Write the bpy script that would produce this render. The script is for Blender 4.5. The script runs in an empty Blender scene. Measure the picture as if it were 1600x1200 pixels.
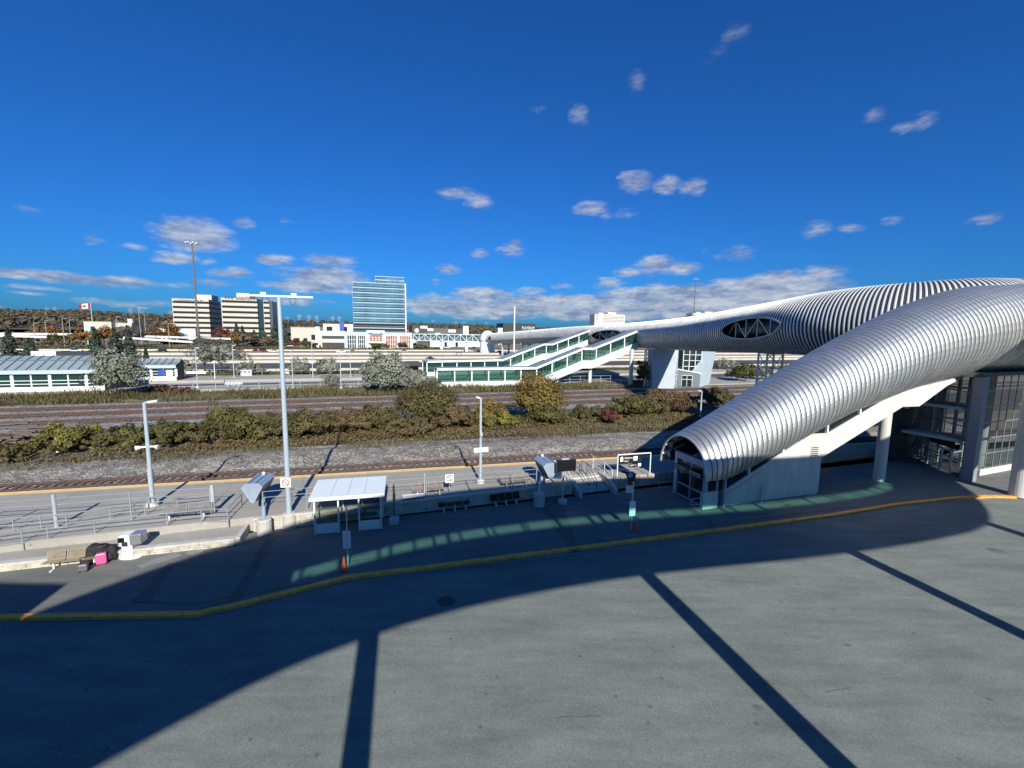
import bpy, math, random
import numpy as np
from mathutils import Vector, Matrix, noise as mnoise
random.seed(7); RNG=np.random.default_rng(7)
scene=bpy.context.scene; COL=scene.collection
R=math.radians
# ------------------------------------------------------------------ camera
F_PX=670.0; CAM_H=12.5; PITCH=math.atan(670/5830); ROLL=math.atan(79/5830)
_f=Vector((0,math.cos(PITCH),-math.sin(PITCH))); _r0=Vector((1,0,0)); _u0=_r0.cross(_f)
_r=_r0*math.cos(ROLL)+_u0*math.sin(ROLL); _u=-_r0*math.sin(ROLL)+_u0*math.cos(ROLL)
cd=bpy.data.cameras.new('camera'); cam=bpy.data.objects.new('camera',cd); COL.objects.link(cam)
cd.sensor_fit='HORIZONTAL'; cd.sensor_width=36; cd.lens=36*F_PX/1600; cd.clip_start=.1; cd.clip_end=20000
m=Matrix(((_r.x,_u.x,-_f.x,0),(_r.y,_u.y,-_f.y,0),(_r.z,_u.z,-_f.z,CAM_H),(0,0,0,1)))
cam.matrix_world=m; scene.camera=cam
def ray(px,py): return (_f*F_PX+_r*(px-800)+_u*(600-py)).normalized()
def at(px,py,z=0.0):
    d=ray(px,py); t=(z-CAM_H)/d.z; return Vector((d.x*t,d.y*t,z))
def zat(p,py):
    """height above point p (x,y) seen at picture row py"""
    lo,hi=-5.0,200.0
    for _ in range(50):
        mid=(lo+hi)/2; v=Vector((p[0],p[1],mid-CAM_H)); y=600-F_PX*v.dot(_u)/v.dot(_f)
        if y>py: lo=mid
        else: hi=mid
    return lo
ALPHA=R(17.6); D=Vector((math.cos(ALPHA),math.sin(ALPHA),0)); N=Vector((-math.sin(ALPHA),math.cos(ALPHA),0))
def SN(s,n,z=0.0): return D*s+N*n+Vector((0,0,z))
def P(px,py,n):
    d=ray(px,py); t=n/d.dot(N); return Vector((d.x*t,d.y*t,CAM_H+d.z*t))
# ------------------------------------------------------------------ light
SUN_EL=R(29); SUN_AZ=R(14.5)      # sun behind the camera, to the right
SD=Vector((math.sin(SUN_AZ)*math.cos(SUN_EL),-math.cos(SUN_AZ)*math.cos(SUN_EL),math.sin(SUN_EL)))
sl=bpy.data.lights.new('sun','SUN'); sun=bpy.data.objects.new('sun',sl); COL.objects.link(sun)
sl.energy=5.0; sl.angle=R(.5); sl.color=(1,.94,.83)
sun.rotation_euler=(-SD).to_track_quat('-Z','Y').to_euler(); sun.location=SD*100
scene.view_settings.view_transform='Standard'; scene.view_settings.look='None'
scene.view_settings.exposure=0.62; scene.view_settings.gamma=1; scene.view_settings.use_curve_mapping=False
CLOUDS=[(305,368,58,26,1.3),(276,403,36,9,.9),(322,407,12,7,.6),(365,427,33,9,.9),(435,405,24,10,.9),(517,408,40,10,.85),(505,432,66,15,1.3),(490,448,75,10,1.1),
(385,348,18,9,.5),(450,347,15,6,.35),(150,376,20,8,.45),(210,387,20,8,.5),(40,328,35,8,.3),(70,430,80,9,.9),(180,440,95,9,.9),(265,444,40,6,.6),(180,473,60,6,.6),
(230,472,50,5,.5),(40,461,30,4,.5),(330,441,40,6,.6),(455,470,60,8,.6),(715,303,32,10,.9),(748,316,22,13,.9),(700,421,20,8,.95),(680,441,9,6,.6),(750,396,15,7,.6),(808,380,10,8,.8),
(798,392,22,11,.8),(925,326,25,12,1),(945,337,14,7,.6),(975,331,20,10,.4),(993,283,26,17,1),(1041,291,21,15,1),(1083,291,24,14,.75),(1025,415,34,15,1),(1065,418,30,12,.85),(985,425,22,9,.8),
(1150,396,30,10,.7),(1095,393,18,6,.4),(950,443,24,9,.7),(880,447,16,5,.5),(755,460,48,12,1.3),(680,466,40,7,.7),(832,455,24,6,.7),(880,474,120,13,1.7),(1060,465,130,19,1.8),(1190,456,120,22,1.8),
(760,484,120,14,1.5),(950,488,150,13,1.7),(1100,482,140,13,1.7),(1215,432,50,10,.7),(1290,424,36,12,.8),(1180,446,30,6,.5),(1275,358,27,12,.6),(1330,358,24,8,.5),(1395,345,24,12,.25),
(1540,343,30,10,.7),(1500,352,32,7,.5),(1445,186,26,14,.5),(1420,196,30,8,.45),(1365,182,26,12,.4),(1145,52,34,16,.34),(1115,84,24,16,.32),(995,125,16,20,.45),(905,180,18,16,.6),(843,171,13,6,.4),(60,452,60,4,.5),(560,455,60,8,.7),(690,474,90,9,1.2)]
SKYTINT=(.17,.69,1.40,1)
def make_world():
    w=bpy.data.worlds.new('World'); scene.world=w; w.use_nodes=True
    nt=w.node_tree; nd=nt.nodes; lk=nt.links; nd.clear()
    def M(op,a,b=None,c=None,vec=False,clamp=False):
        x=nd.new('ShaderNodeVectorMath' if vec else 'ShaderNodeMath'); x.operation=op
        if not vec: x.use_clamp=clamp
        for i,v in enumerate((a,b,c)):
            if v is None: continue
            if hasattr(v,'is_linked'): lk.new(v,x.inputs[i])
            else: x.inputs[i].default_value=v
        return x.outputs['Value'] if (vec and op in('LENGTH','DOT_PRODUCT')) else x.outputs[0]
    sky=nd.new('ShaderNodeTexSky'); sky.sky_type='NISHITA'; sky.sun_disc=False
    sky.sun_elevation=SUN_EL; sky.sun_rotation=math.pi-SUN_AZ
    sky.altitude=100; sky.air_density=1.0; sky.dust_density=1.3; sky.ozone_density=4.0
    hs=nd.new('ShaderNodeHueSaturation'); hs.inputs['Saturation'].default_value=1.0; hs.inputs['Value'].default_value=1.0
    lk.new(sky.outputs[0],hs.inputs['Color'])
    tn=nd.new('ShaderNodeMix'); tn.data_type='RGBA'; tn.blend_type='MULTIPLY'; tn.inputs[0].default_value=1; tn.inputs[7].default_value=SKYTINT; lk.new(hs.outputs[0],tn.inputs[6])
    tc=nd.new('ShaderNodeTexCoord'); sep=nd.new('ShaderNodeSeparateXYZ'); lk.new(tc.outputs['Generated'],sep.inputs[0])
    az=M('ARCTAN2',sep.outputs[0],sep.outputs[1]); el=M('ARCSINE',sep.outputs[2])
    cb=nd.new('ShaderNodeCombineXYZ'); lk.new(az,cb.inputs[0]); lk.new(el,cb.inputs[1])
    def nz(scale,detail,stretch=(1,1,1),off=0):
        n=nd.new('ShaderNodeTexNoise'); n.inputs['Scale'].default_value=scale; n.inputs['Detail'].default_value=detail; n.inputs['Roughness'].default_value=.6
        v=M('MULTIPLY_ADD',cb.outputs[0],stretch,(off,off*.7,off*.3),vec=True); lk.new(v,n.inputs['Vector']); return n
    n1=nz(16,5,(1,2.0,1)); n2=nz(22,4,(1,3.2,1),3.1)
    warp=M('MULTIPLY_ADD',n1.outputs['Color'],(.05,.022,0),(-.025,-.011,0),vec=True)
    co=M('ADD',cb.outputs[0],warp,vec=True)
    acc=None
    for (cx,cy,hw,hh,I) in CLOUDS:
        d=ray(cx,cy); a0=math.atan2(d.x,d.y); e0=math.asin(d.z)
        d1=ray(cx+hw,cy); d2=ray(cx,cy-hh)
        w1=max(.004,abs(math.atan2(d1.x,d1.y)-a0))*1.35; h1=max(.003,abs(math.asin(d2.z)-e0))*1.35
        v=M('MULTIPLY_ADD',co,(1/w1,1/h1,0),(-a0/w1,-e0/h1,0),vec=True)
        L=M('LENGTH',v,vec=True); g=M('MULTIPLY_ADD',L,-I,I)
        acc=g if acc is None else M('MAXIMUM',acc,g)
    acc=M('MAXIMUM',acc,0.0)
    nn=M('MULTIPLY_ADD',n2.outputs[0],.62,-.28); n1c=M('MULTIPLY_ADD',n1.outputs[0],1.0,-.5)
    gate=M('MULTIPLY',acc,6.0,clamp=True)
    t=M('ADD',nn,n1c); t=M('MULTIPLY',t,gate); dens=M('ADD',acc,t)
    mr=nd.new('ShaderNodeMapRange'); mr.interpolation_type='SMOOTHSTEP'; mr.inputs['From Min'].default_value=.05; mr.inputs['From Max'].default_value=.8; mr.inputs['To Max'].default_value=.82
    lk.new(dens,mr.inputs[0])
    # high wisps are thinner than the low banks
    thin=nd.new('ShaderNodeMapRange'); thin.inputs['From Min'].default_value=.12; thin.inputs['From Max'].default_value=.5; thin.inputs['To Min'].default_value=.95; thin.inputs['To Max'].default_value=.4
    lk.new(el,thin.inputs[0]); dn=M('MULTIPLY',mr.outputs[0],thin.outputs[0])
    ramp=nd.new('ShaderNodeValToRGB'); ramp.color_ramp.elements[0].color=(.30,.37,.53,1); ramp.color_ramp.elements[1].color=(.86,.88,.92,1)
    ramp.color_ramp.elements[0].position=.36; ramp.color_ramp.elements[1].position=.66
    lk.new(n2.outputs[0],ramp.inputs[0])
    bg=nd.new('ShaderNodeBackground'); bg.inputs[1].default_value=.056; lk.new(tn.outputs[2],bg.inputs[0])
    bc=nd.new('ShaderNodeBackground'); bc.inputs[1].default_value=.5; lk.new(ramp.outputs[0],bc.inputs[0])
    mx=nd.new('ShaderNodeMixShader'); lk.new(dn,mx.inputs[0]); lk.new(bg.outputs[0],mx.inputs[1]); lk.new(bc.outputs[0],mx.inputs[2])
    out=nd.new('ShaderNodeOutputWorld'); lk.new(mx.outputs[0],out.inputs[0])
make_world()
# ------------------------------------------------------------------ helpers
class MB:
    def __init__(s): s.v=[]; s.f=[]
    def add(s,vs,fs):
        o=len(s.v); s.v+= [tuple(v) for v in vs]; s.f+=[tuple(i+o for i in f) for f in fs]; return s
    def box(s,c,size,rz=0.0):
        hx,hy,hz=[q/2 for q in size]; ca,sa=math.cos(rz),math.sin(rz); vs=[]
        for z in(-hz,hz):
            for x,y in((-hx,-hy),(hx,-hy),(hx,hy),(-hx,hy)): vs.append((c[0]+x*ca-y*sa,c[1]+x*sa+y*ca,c[2]+z))
        return s.add(vs,[(3,2,1,0),(4,5,6,7),(0,1,5,4),(1,2,6,5),(2,3,7,6),(3,0,4,7)])
    def beam(s,p,q,w,h,up=(0,0,1)):
        p=Vector(p);q=Vector(q);d=(q-p).normalized(); u=Vector(up)
        if abs(d.dot(u))>.98: u=Vector(D)
        r=d.cross(u).normalized(); u=r.cross(d); vs=[]
        for b in(p,q):
            for x,y in((-1,-1),(1,-1),(1,1),(-1,1)): vs.append(b+r*x*w/2+u*y*h/2)
        return s.add(vs,[(0,1,2,3),(7,6,5,4),(0,4,5,1),(1,5,6,2),(2,6,7,3),(3,7,4,0)])
    def cyl(s,p,q,r0,r1=None,n=10):
        r1=r0 if r1 is None else r1; p=Vector(p);q=Vector(q);d=(q-p).normalized()
        a=Vector((1,0,0)) if abs(d.x)<.9 else Vector((0,1,0)); x=d.cross(a).normalized(); y=d.cross(x); vs=[]
        for b,r in((p,r0),(q,r1)):
            for i in range(n): t=2*math.pi*i/n; vs.append(b+x*math.cos(t)*r+y*math.sin(t)*r)
        fs=[(i,(i+1)%n,n+(i+1)%n,n+i) for i in range(n)]+[tuple(range(n-1,-1,-1)),tuple(range(n,2*n))]
        return s.add(vs,[tuple(reversed(f)) for f in fs])
    def prism(s,pts,z0,z1):
        n=len(pts); ar=sum(pts[i][0]*pts[(i+1)%n][1]-pts[(i+1)%n][0]*pts[i][1] for i in range(n))
        if ar<0: pts=pts[::-1]
        zz0=z0 if hasattr(z0,'__len__') else [z0]*n; zz1=z1 if hasattr(z1,'__len__') else [z1]*n
        vs=[(p[0],p[1],z) for p,z in zip(pts,zz0)]+[(p[0],p[1],z) for p,z in zip(pts,zz1)]
        return s.add(vs,[tuple(range(n-1,-1,-1)),tuple(range(n,2*n))]+[(i,(i+1)%n,n+(i+1)%n,n+i) for i in range(n)])
    def slab(s,poly,off):
        """extrude a 3-D polygon by vector off"""
        n=len(poly); off=Vector(off); a=[Vector(p) for p in poly]; b=[p+off for p in a]
        nn=(a[1]-a[0]).cross(a[2]-a[0])
        fs=[tuple(range(n)),tuple(range(2*n-1,n-1,-1))]+[(i,n+i,n+(i+1)%n,(i+1)%n) for i in range(n)]
        if nn.dot(off)>0: fs=[tuple(reversed(f)) for f in fs]
        return s.add(a+b,fs)
    def sheet(s,pts): return s.add(pts,[tuple(range(len(pts)))])
    def lathe(s,c,prof,n=14):
        vs=[];k=len(prof)
        for i in range(n):
            t=2*math.pi*i/n
            for r,z in prof: vs.append((c[0]+r*math.cos(t),c[1]+r*math.sin(t),c[2]+z))
        fs=[]
        for i in range(n):
            j=(i+1)%n
            for q in range(k-1): fs.append((i*k+q,j*k+q,j*k+q+1,i*k+q+1))
        return s.add(vs,fs)
    def build(s,name,mat,parent=None,smooth=False,bevel=0,uv=None):
        me=bpy.data.meshes.new(name); o=Vector((0,0,0)); a_=parent
        while a_: o=o+Vector(a_.location); a_=a_.parent
        me.from_pydata([(v[0]-o.x,v[1]-o.y,v[2]-o.z) for v in s.v],[],s.f); me.materials.append(mat)
        if smooth: me.polygons.foreach_set('use_smooth',[True]*len(me.polygons))
        if uv:
            l=me.uv_layers.new(name='UVMap'); idx=np.zeros(len(me.loops),dtype=np.int32); me.loops.foreach_get('vertex_index',idx)
            l.data.foreach_set('uv',np.array(uv,dtype=np.float32)[idx].ravel())
        ob=bpy.data.objects.new(name,me); COL.objects.link(ob)
        if parent: ob.parent=parent
        if bevel:
            b=ob.modifiers.new('bevel','BEVEL'); b.width=bevel; b.segments=2; b.limit_method='ANGLE'
        return ob
def thing(name,label,cat,loc=(0,0,0),group=None):
    o=bpy.data.objects.new(name,None); COL.objects.link(o); o.location=loc; o.empty_display_size=.3
    o['label']=label; o['category']=cat
    if group: o['group']=group
    return o
def tag(o,label,cat,group=None):
    o['label']=label; o['category']=cat
    if group: o['group']=group
    return o
def struct(o,kind='structure'): o['kind']=kind; return o
def part_label(o,l): o['label']=l; return o
def dup(root,loc,rz=0,label=None,scale=None,group=None):
    r=root.copy(); COL.objects.link(r); r.location=loc; r.rotation_euler=(0,0,rz)
    if scale: r.scale=(scale,)*3 if not hasattr(scale,'__len__') else scale
    if label: r['label']=label
    if group: r['group']=group
    for ch in root.children:
        c=ch.copy(); COL.objects.link(c); c.parent=r
        for g in ch.children:
            d=g.copy(); COL.objects.link(d); d.parent=c
    return r
def text(s,loc,xdir,updir,h,mat,parent,name='lettering',depth=.01,align='LEFT',maxw=None):
    cu=bpy.data.curves.new(name,'FONT'); cu.body=s; cu.size=h*1.35; cu.align_x=align; cu.extrude=depth
    to=bpy.data.objects.new('tmp',cu); COL.objects.link(to)
    dg=bpy.context.evaluated_depsgraph_get(); me=bpy.data.meshes.new_from_object(to.evaluated_get(dg)); bpy.data.objects.remove(to)
    X=Vector(xdir).normalized(); U=Vector(updir).normalized(); Z=X.cross(U)
    sc=1.0
    if maxw:
        xs=[v.co.x for v in me.vertices]; wdt=max(xs)-min(xs); sc=min(1,maxw/wdt)
    o0=Vector(parent.location) if parent else Vector((0,0,0))
    if parent and parent.parent: o0=o0+Vector(parent.parent.location)
    for v in me.vertices:
        c=v.co; v.co=Vector(loc)-o0+X*c.x*sc+U*c.y+Z*c.z
    me.materials.clear(); me.materials.append(mat)
    ob=bpy.data.objects.new(name,me); COL.objects.link(ob); ob.parent=parent; return ob
def strokes(loc,xdir,w,h,m,parent,seed,depth=.03):
    """a row of letter-like marks too small to read"""
    X=Vector(xdir).normalized(); U=Vector((0,0,1)); rr=random.Random(seed); b=MB(); x=0; o=Vector(loc)
    while x<w:
        cw=h*rr.uniform(.35,.6); k=rr.randrange(3)
        if rr.random()<.88:
            b.beam(o+X*x,o+X*x+U*h,h*.16,depth,up=X.cross(U))
            if k!=1: b.beam(o+X*x+U*h*.93,o+X*(x+cw)+U*h*.93,h*.15,depth,up=X.cross(U))
            if k!=2: b.beam(o+X*(x+cw),o+X*(x+cw)+U*h*.9,h*.15,depth*.9,up=X.cross(U))
            b.beam(o+X*x+U*h*.45,o+X*(x+cw)+U*h*.45,h*.13,depth*.8,up=X.cross(U))
        x+=cw+h*.3
    ob=b.build('lettering',m,parent); return ob
# ------------------------------------------------------------------ materials
MATS={}
def mat(name,c,rough=.6,metal=0,var=.12,scale=1.5,c2=None,bump=0,bscale=20,spec=.5,vscale=(1,1,1),coat=0):
    if name in MATS: return MATS[name]
    m=bpy.data.materials.new(name); m.use_nodes=True; nt=m.node_tree; nd=nt.nodes; lk=nt.links; b=nd['Principled BSDF']
    b.inputs['Roughness'].default_value=rough; b.inputs['Metallic'].default_value=metal; b.inputs['Specular IOR Level'].default_value=spec
    if coat: b.inputs['Coat Weight'].default_value=coat; b.inputs['Coat Roughness'].default_value=.06
    tc=nd.new('ShaderNodeTexCoord'); mp=nd.new('ShaderNodeMapping'); mp.inputs['Scale'].default_value=vscale; lk.new(tc.outputs['Object'],mp.inputs[0])
    n=nd.new('ShaderNodeTexNoise'); n.inputs['Scale'].default_value=scale; n.inputs['Detail'].default_value=7; n.inputs['Roughness'].default_value=.65; lk.new(mp.outputs[0],n.inputs['Vector'])
    r=nd.new('ShaderNodeValToRGB'); lk.new(n.outputs[0],r.inputs[0])
    a=tuple(max(0,x*(1-var)) for x in c)+(1,); e=tuple(min(1,x*(1+var)) for x in (c2 or c))+(1,)
    r.color_ramp.elements[0].color=a; r.color_ramp.elements[1].color=e; r.color_ramp.elements[0].position=.3; r.color_ramp.elements[1].position=.7
    lk.new(r.outputs[0],b.inputs['Base Color'])
    if bump:
        n2=nd.new('ShaderNodeTexNoise'); n2.inputs['Scale'].default_value=bscale; n2.inputs['Detail'].default_value=4; lk.new(tc.outputs['Object'],n2.inputs['Vector'])
        bp=nd.new('ShaderNodeBump'); bp.inputs['Strength'].default_value=bump; bp.inputs['Distance'].default_value=.05; lk.new(n2.outputs[0],bp.inputs['Height']); lk.new(bp.outputs[0],b.inputs['Normal'])
    MATS[name]=m; return m
def nodes_of(m): return m.node_tree.nodes,m.node_tree.links,m.node_tree.nodes['Principled BSDF']
def glassmat(name,c,t,rough=.03,refl=.5,tc=(.62,.93,.83)):
    """tinted pane: part see-through, part mirror-like dark glass"""
    m=bpy.data.materials.new(name); m.use_nodes=True; nt=m.node_tree; nd=nt.nodes; lk=nt.links; b=nd['Principled BSDF']
    b.inputs['Base Color'].default_value=(*c,1); b.inputs['Roughness'].default_value=rough; b.inputs['Specular IOR Level'].default_value=refl
    tr=nd.new('ShaderNodeBsdfTransparent'); tr.inputs[0].default_value=(*tc,1)
    mx=nd.new('ShaderNodeMixShader'); mx.inputs[0].default_value=t
    lk.new(b.outputs[0],mx.inputs[1]); lk.new(tr.outputs[0],mx.inputs[2]); lk.new(mx.outputs[0],nd['Material Output'].inputs[0]); MATS[name]=m; return m
def asphalt(name,c,patch=.25,grain=.5,tint=None):
    m=mat(name,c,.92,0,.1,.25,spec=.12); nd,lk,b=nodes_of(m)
    tc=nd.new('ShaderNodeTexCoord')
    base=b.inputs['Base Color'].links[0].from_socket
    v=nd.new('ShaderNodeTexVoronoi'); v.inputs['Scale'].default_value=24; lk.new(tc.outputs['Object'],v.inputs['Vector'])
    n=nd.new('ShaderNodeTexNoise'); n.inputs['Scale'].default_value=55; n.inputs['Detail'].default_value=3; lk.new(tc.outputs['Object'],n.inputs['Vector'])
    n3=nd.new('ShaderNodeTexNoise'); n3.inputs['Scale'].default_value=.7; n3.inputs['Detail'].default_value=6; n3.inputs['Roughness'].default_value=.7
    mp=nd.new('ShaderNodeMapping'); mp.inputs['Scale'].default_value=(.35,1.6,1); mp.inputs['Rotation'].default_value=(0,0,-.22); lk.new(tc.outputs['Object'],mp.inputs[0]); lk.new(mp.outputs[0],n3.inputs['Vector'])
    def mr(src,a,bb,lo,hi):
        x=nd.new('ShaderNodeMapRange'); x.inputs[1].default_value=a; x.inputs[2].default_value=bb; x.inputs[3].default_value=lo; x.inputs[4].default_value=hi; lk.new(src,x.inputs[0]); return x.outputs[0]
    def mul(a,bb):
        x=nd.new('ShaderNodeVectorMath'); x.operation='SCALE'; lk.new(a,x.inputs[0]); lk.new(bb,x.inputs['Scale']); return x.outputs[0]
    s=mul(base,mr(v.outputs['Color'],.0,1,1-grain*.5,1+grain*.5)); s=mul(s,mr(n.outputs[0],.3,.7,1-grain*.6,1+grain*.6)); s=mul(s,mr(n3.outputs[0],.3,.7,1-patch*.6,1+patch*.4))
    # dark drip stains
    v2=nd.new('ShaderNodeTexVoronoi'); v2.inputs['Scale'].default_value=.9; lk.new(tc.outputs['Object'],v2.inputs['Vector'])
    s=mul(s,mr(v2.outputs['Distance'],.03,.09,.62,1.0))
    lk.new(s,b.inputs['Base Color'])
    bp=nd.new('ShaderNodeBump'); bp.inputs['Strength'].default_value=.25; bp.inputs['Distance'].default_value=.01; lk.new(n.outputs[0],bp.inputs['Height']); lk.new(bp.outputs[0],b.inputs['Normal'])
    return m
def ballast(name,cs,scale):
    m=mat(name,cs[0],.95); nd,lk,b=nodes_of(m); tc=nd.new('ShaderNodeTexCoord')
    v=nd.new('ShaderNodeTexVoronoi'); v.inputs['Scale'].default_value=scale; lk.new(tc.outputs['Object'],v.inputs['Vector'])
    sp=nd.new('ShaderNodeSeparateColor'); lk.new(v.outputs['Color'],sp.inputs[0])
    n=nd.new('ShaderNodeTexNoise'); n.inputs['Scale'].default_value=.6; n.inputs['Detail'].default_value=6; lk.new(tc.outputs['Object'],n.inputs['Vector'])
    r=nd.new('ShaderNodeValToRGB'); e=r.color_ramp.elements; e[0].color=(*cs[0],1); e[1].color=(*cs[2],1); k=e.new(.5); k.color=(*cs[1],1)
    ad=nd.new('ShaderNodeMath'); ad.operation='MULTIPLY_ADD'; ad.inputs[1].default_value=1.3; ad.inputs[2].default_value=-.65; lk.new(n.outputs[0],ad.inputs[0])
    a2=nd.new('ShaderNodeMath'); a2.operation='ADD'; a2.use_clamp=True; lk.new(ad.outputs[0],a2.inputs[0]); lk.new(sp.outputs[0],a2.inputs[1]); lk.new(a2.outputs[0],r.inputs[0])
    lk.new(r.outputs[0],b.inputs['Base Color'])
    bp=nd.new('ShaderNodeBump'); bp.inputs['Strength'].default_value=.9; bp.inputs['Distance'].default_value=.06; lk.new(v.outputs['Distance'],bp.inputs['Height']); bp.invert=True; lk.new(bp.outputs[0],b.inputs['Normal'])
    return m
def leafmat(name,cols,trans=.25):
    m=bpy.data.materials.new(name); m.use_nodes=True; nt=m.node_tree; nd=nt.nodes; lk=nt.links; b=nd['Principled BSDF']
    b.inputs['Roughness'].default_value=.65; b.inputs['Specular IOR Level'].default_value=.25
    at_=nd.new('ShaderNodeAttribute'); at_.attribute_name='tint'; r=nd.new('ShaderNodeValToRGB'); e=r.color_ramp.elements
    k=len(cols)
    e[0].position=0; e[0].color=(*cols[0],1); e[1].position=1; e[1].color=(*cols[-1],1)
    for i in range(1,k-1): x=e.new(i/(k-1)); x.color=(*cols[i],1)
    lk.new(at_.outputs['Fac'],r.inputs[0]); lk.new(r.outputs[0],b.inputs['Base Color'])
    t=nd.new('ShaderNodeBsdfTranslucent'); lk.new(r.outputs[0],t.inputs[0]); mx=nd.new('ShaderNodeMixShader'); mx.inputs[0].default_value=trans
    lk.new(b.outputs[0],mx.inputs[1]); lk.new(t.outputs[0],mx.inputs[2]); lk.new(mx.outputs[0],nd['Material Output'].inputs[0]); MATS[name]=m; return m
ASPH=asphalt('asphalt_road',(.167,.188,.175),.4,.36); PAVE=asphalt('asphalt_walk',(.15,.157,.15),.3,.35)
PAVE2=asphalt('asphalt_patch',(.115,.12,.12),.3,.35); CONCFLAT=asphalt('platform_concrete',(.31,.30,.275),.18,.28)
CONC=mat('concrete',(.42,.41,.38),.85,0,.2,.9,bump=.15); CONCL=mat('white_concrete',(.50,.505,.475),.8,0,.16,.9,bump=.1,vscale=(2.2,2.2,.35))
WCONC=mat('pale_painted_concrete',(.56,.575,.55),.7,0,.07,.6); STONE=mat('stone_block',(.40,.385,.33),.9,0,.35,2.2,bump=.4,bscale=8)
YEL=mat('yellow_kerb_paint',(.84,.34,.055),.75,0,.3,3,bump=.1); YELL=mat('yellow_edge_line',(.72,.48,.15),.8,0,.15,2)
GALV=mat('galvanised_steel',(.55,.6,.64),.42,.55,.12,3); POLEB=mat('pale_blue_grey_paint',(.37,.45,.52),.4,.2,.05,2); WHITE=mat('white_paint',(.66,.68,.67),.45,0,.05,2)
DARK=mat('dark_metal',(.03,.035,.04),.5,.3,.1,2); BLACK=mat('black_plastic',(.012,.012,.014),.45,0,.1,4); RUST=mat('rusty_rail',(.10,.058,.043),.7,.3,.3,4)
TIE=mat('weathered_timber',(.11,.085,.07),.9,0,.35,3,bump=.3); SCREEN=mat('dark_screen',(.01,.01,.012),.15,0,0,1)
PODM=mat('blue_grey_hood',(.36,.44,.56),.35,.4,.06,2); ROOFM=mat('pale_blue_metal_roof',(.23,.29,.325),.5,.2,.06,1.2)
ROAD=mat('highway_concrete',(.255,.235,.195),.85,0,.14,.08,vscale=(.3,2,1)); ROADD=mat('highway_asphalt',(.06,.064,.07),.85,0,.1,.1); BARR=mat('barrier_concrete',(.40,.37,.31),.85,0,.12,.4)
TAN=mat('tan_seat_lattice',(.29,.235,.165),.55,.1,.15,6); GREYSEAT=mat('grey_brown_seat',(.22,.19,.17),.55,.1,.1,6)
FABRIC=mat('black_fabric',(.014,.014,.016),.85,0,.3,9,bump=.3); PINK=mat('pink_shell',(.78,.09,.26),.35,0,.05,4); CONE=mat('orange_plastic',(.85,.09,.025),.45,0,.08,6)
GLASSD=mat('dark_glass',(.012,.025,.028),.06,0,.2,.3,spec=.8); 
TEALG=glassmat('green_tinted_glass',(.03,.08,.075),.7,tc=(.78,.93,.89)); CLEARD=glassmat('dark_clear_glass',(.01,.016,.02),.32,tc=(.75,.85,.85)); STRIPG=glassmat('green_strip_glass',(.05,.2,.17),.97,refl=.1,tc=(.55,.88,.79))
def tubemat(name,c,rough,lo,hi,bw):
    m=mat(name,c,rough,.85,.05,.3); nd,lk,b=nodes_of(m); base=b.inputs['Base Color'].links[0].from_socket
    uv=nd.new('ShaderNodeUVMap'); br=nd.new('ShaderNodeTexBrick'); br.offset=.5; lk.new(uv.outputs[0],br.inputs['Vector'])
    br.inputs['Scale'].default_value=1; br.inputs['Brick Width'].default_value=bw; br.inputs['Row Height'].default_value=1; br.inputs['Mortar Size'].default_value=.012; br.inputs['Mortar Smooth'].default_value=.1; br.inputs['Bias'].default_value=0
    br.inputs['Color1'].default_value=(lo,)*3+(1,); br.inputs['Color2'].default_value=(hi,)*3+(1,); br.inputs['Mortar'].default_value=(.55,.55,.55,1)
    mu=nd.new('ShaderNodeMix'); mu.data_type='RGBA'; mu.blend_type='MULTIPLY'; mu.inputs[0].default_value=1; lk.new(base,mu.inputs[6]); lk.new(br.outputs[0],mu.inputs[7]); lk.new(mu.outputs[2],b.inputs['Base Color'])
    rm=nd.new('ShaderNodeMapRange'); rm.inputs[1].default_value=lo; rm.inputs[2].default_value=hi; rm.inputs[3].default_value=rough+.07; rm.inputs[4].default_value=rough-.06; lk.new(br.outputs[0],rm.inputs[0]); lk.new(rm.outputs[0],b.inputs['Roughness'])
    return m
SKINS=tubemat('aluminium_panels',(.64,.67,.675),.45,.62,1.0,1.15); SKINM=tubemat('aluminium_ribs',(.72,.735,.73),.45,.85,1.0,3.0); nodes_of(SKINM)[2].inputs['Metallic'].default_value=.3
GAPM=mat('rib_gap_shade',(.03,.034,.038),.6,0,.1,1); GAPS=mat('seam_groove_shade',(.085,.095,.105),.5,.3,.1,1)  # rib gap and seam floors coloured dark to stand in for recess shade
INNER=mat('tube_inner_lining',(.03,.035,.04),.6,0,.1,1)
# ------------------------------------------------------------------ ground, roads, tracks
ZT=[(-1e5,-.02),(100,-.02),(150,.15),(262,1.5),(400,4),(900,13),(1500,24),(2600,40),(9000,60)]
def zt(n):
    for (a,za),(b,zb) in zip(ZT,ZT[1:]):
        if n<=b: return za+(zb-za)*(max(n,a)-a)/(b-a)
    return 60
def strip(name,n0,n1,material,dz,s0=-900,s1=700,kind=True,na=None):
    """flat strip running along the tracks, following the terrain"""
    b=MB(); ns=[n0]+[x for x,_ in ZT if n0<x<n1]+[n1]
    for i,nn in enumerate(ns):
        pass
    vs=[];
    for nn in ns: vs+=[SN(s0,nn,zt(nn)+dz),SN(s1,nn,zt(nn)+dz)]
    b.add(vs,[(2*i,2*i+1,2*i+3,2*i+2) for i in range(len(ns)-1)])
    return struct(b.build(name,material))
GRASSG=mat('ground_dry_grass',(.10,.095,.055),.95,0,.45,.06,c2=(.16,.14,.09),bump=.4,bscale=3)
b=MB(); ns=[-400,-100,20,100,150,262,330,400,600,900,1500,2600,9000]; ss=[-9000,-900,-100,100,900,9000]
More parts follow.
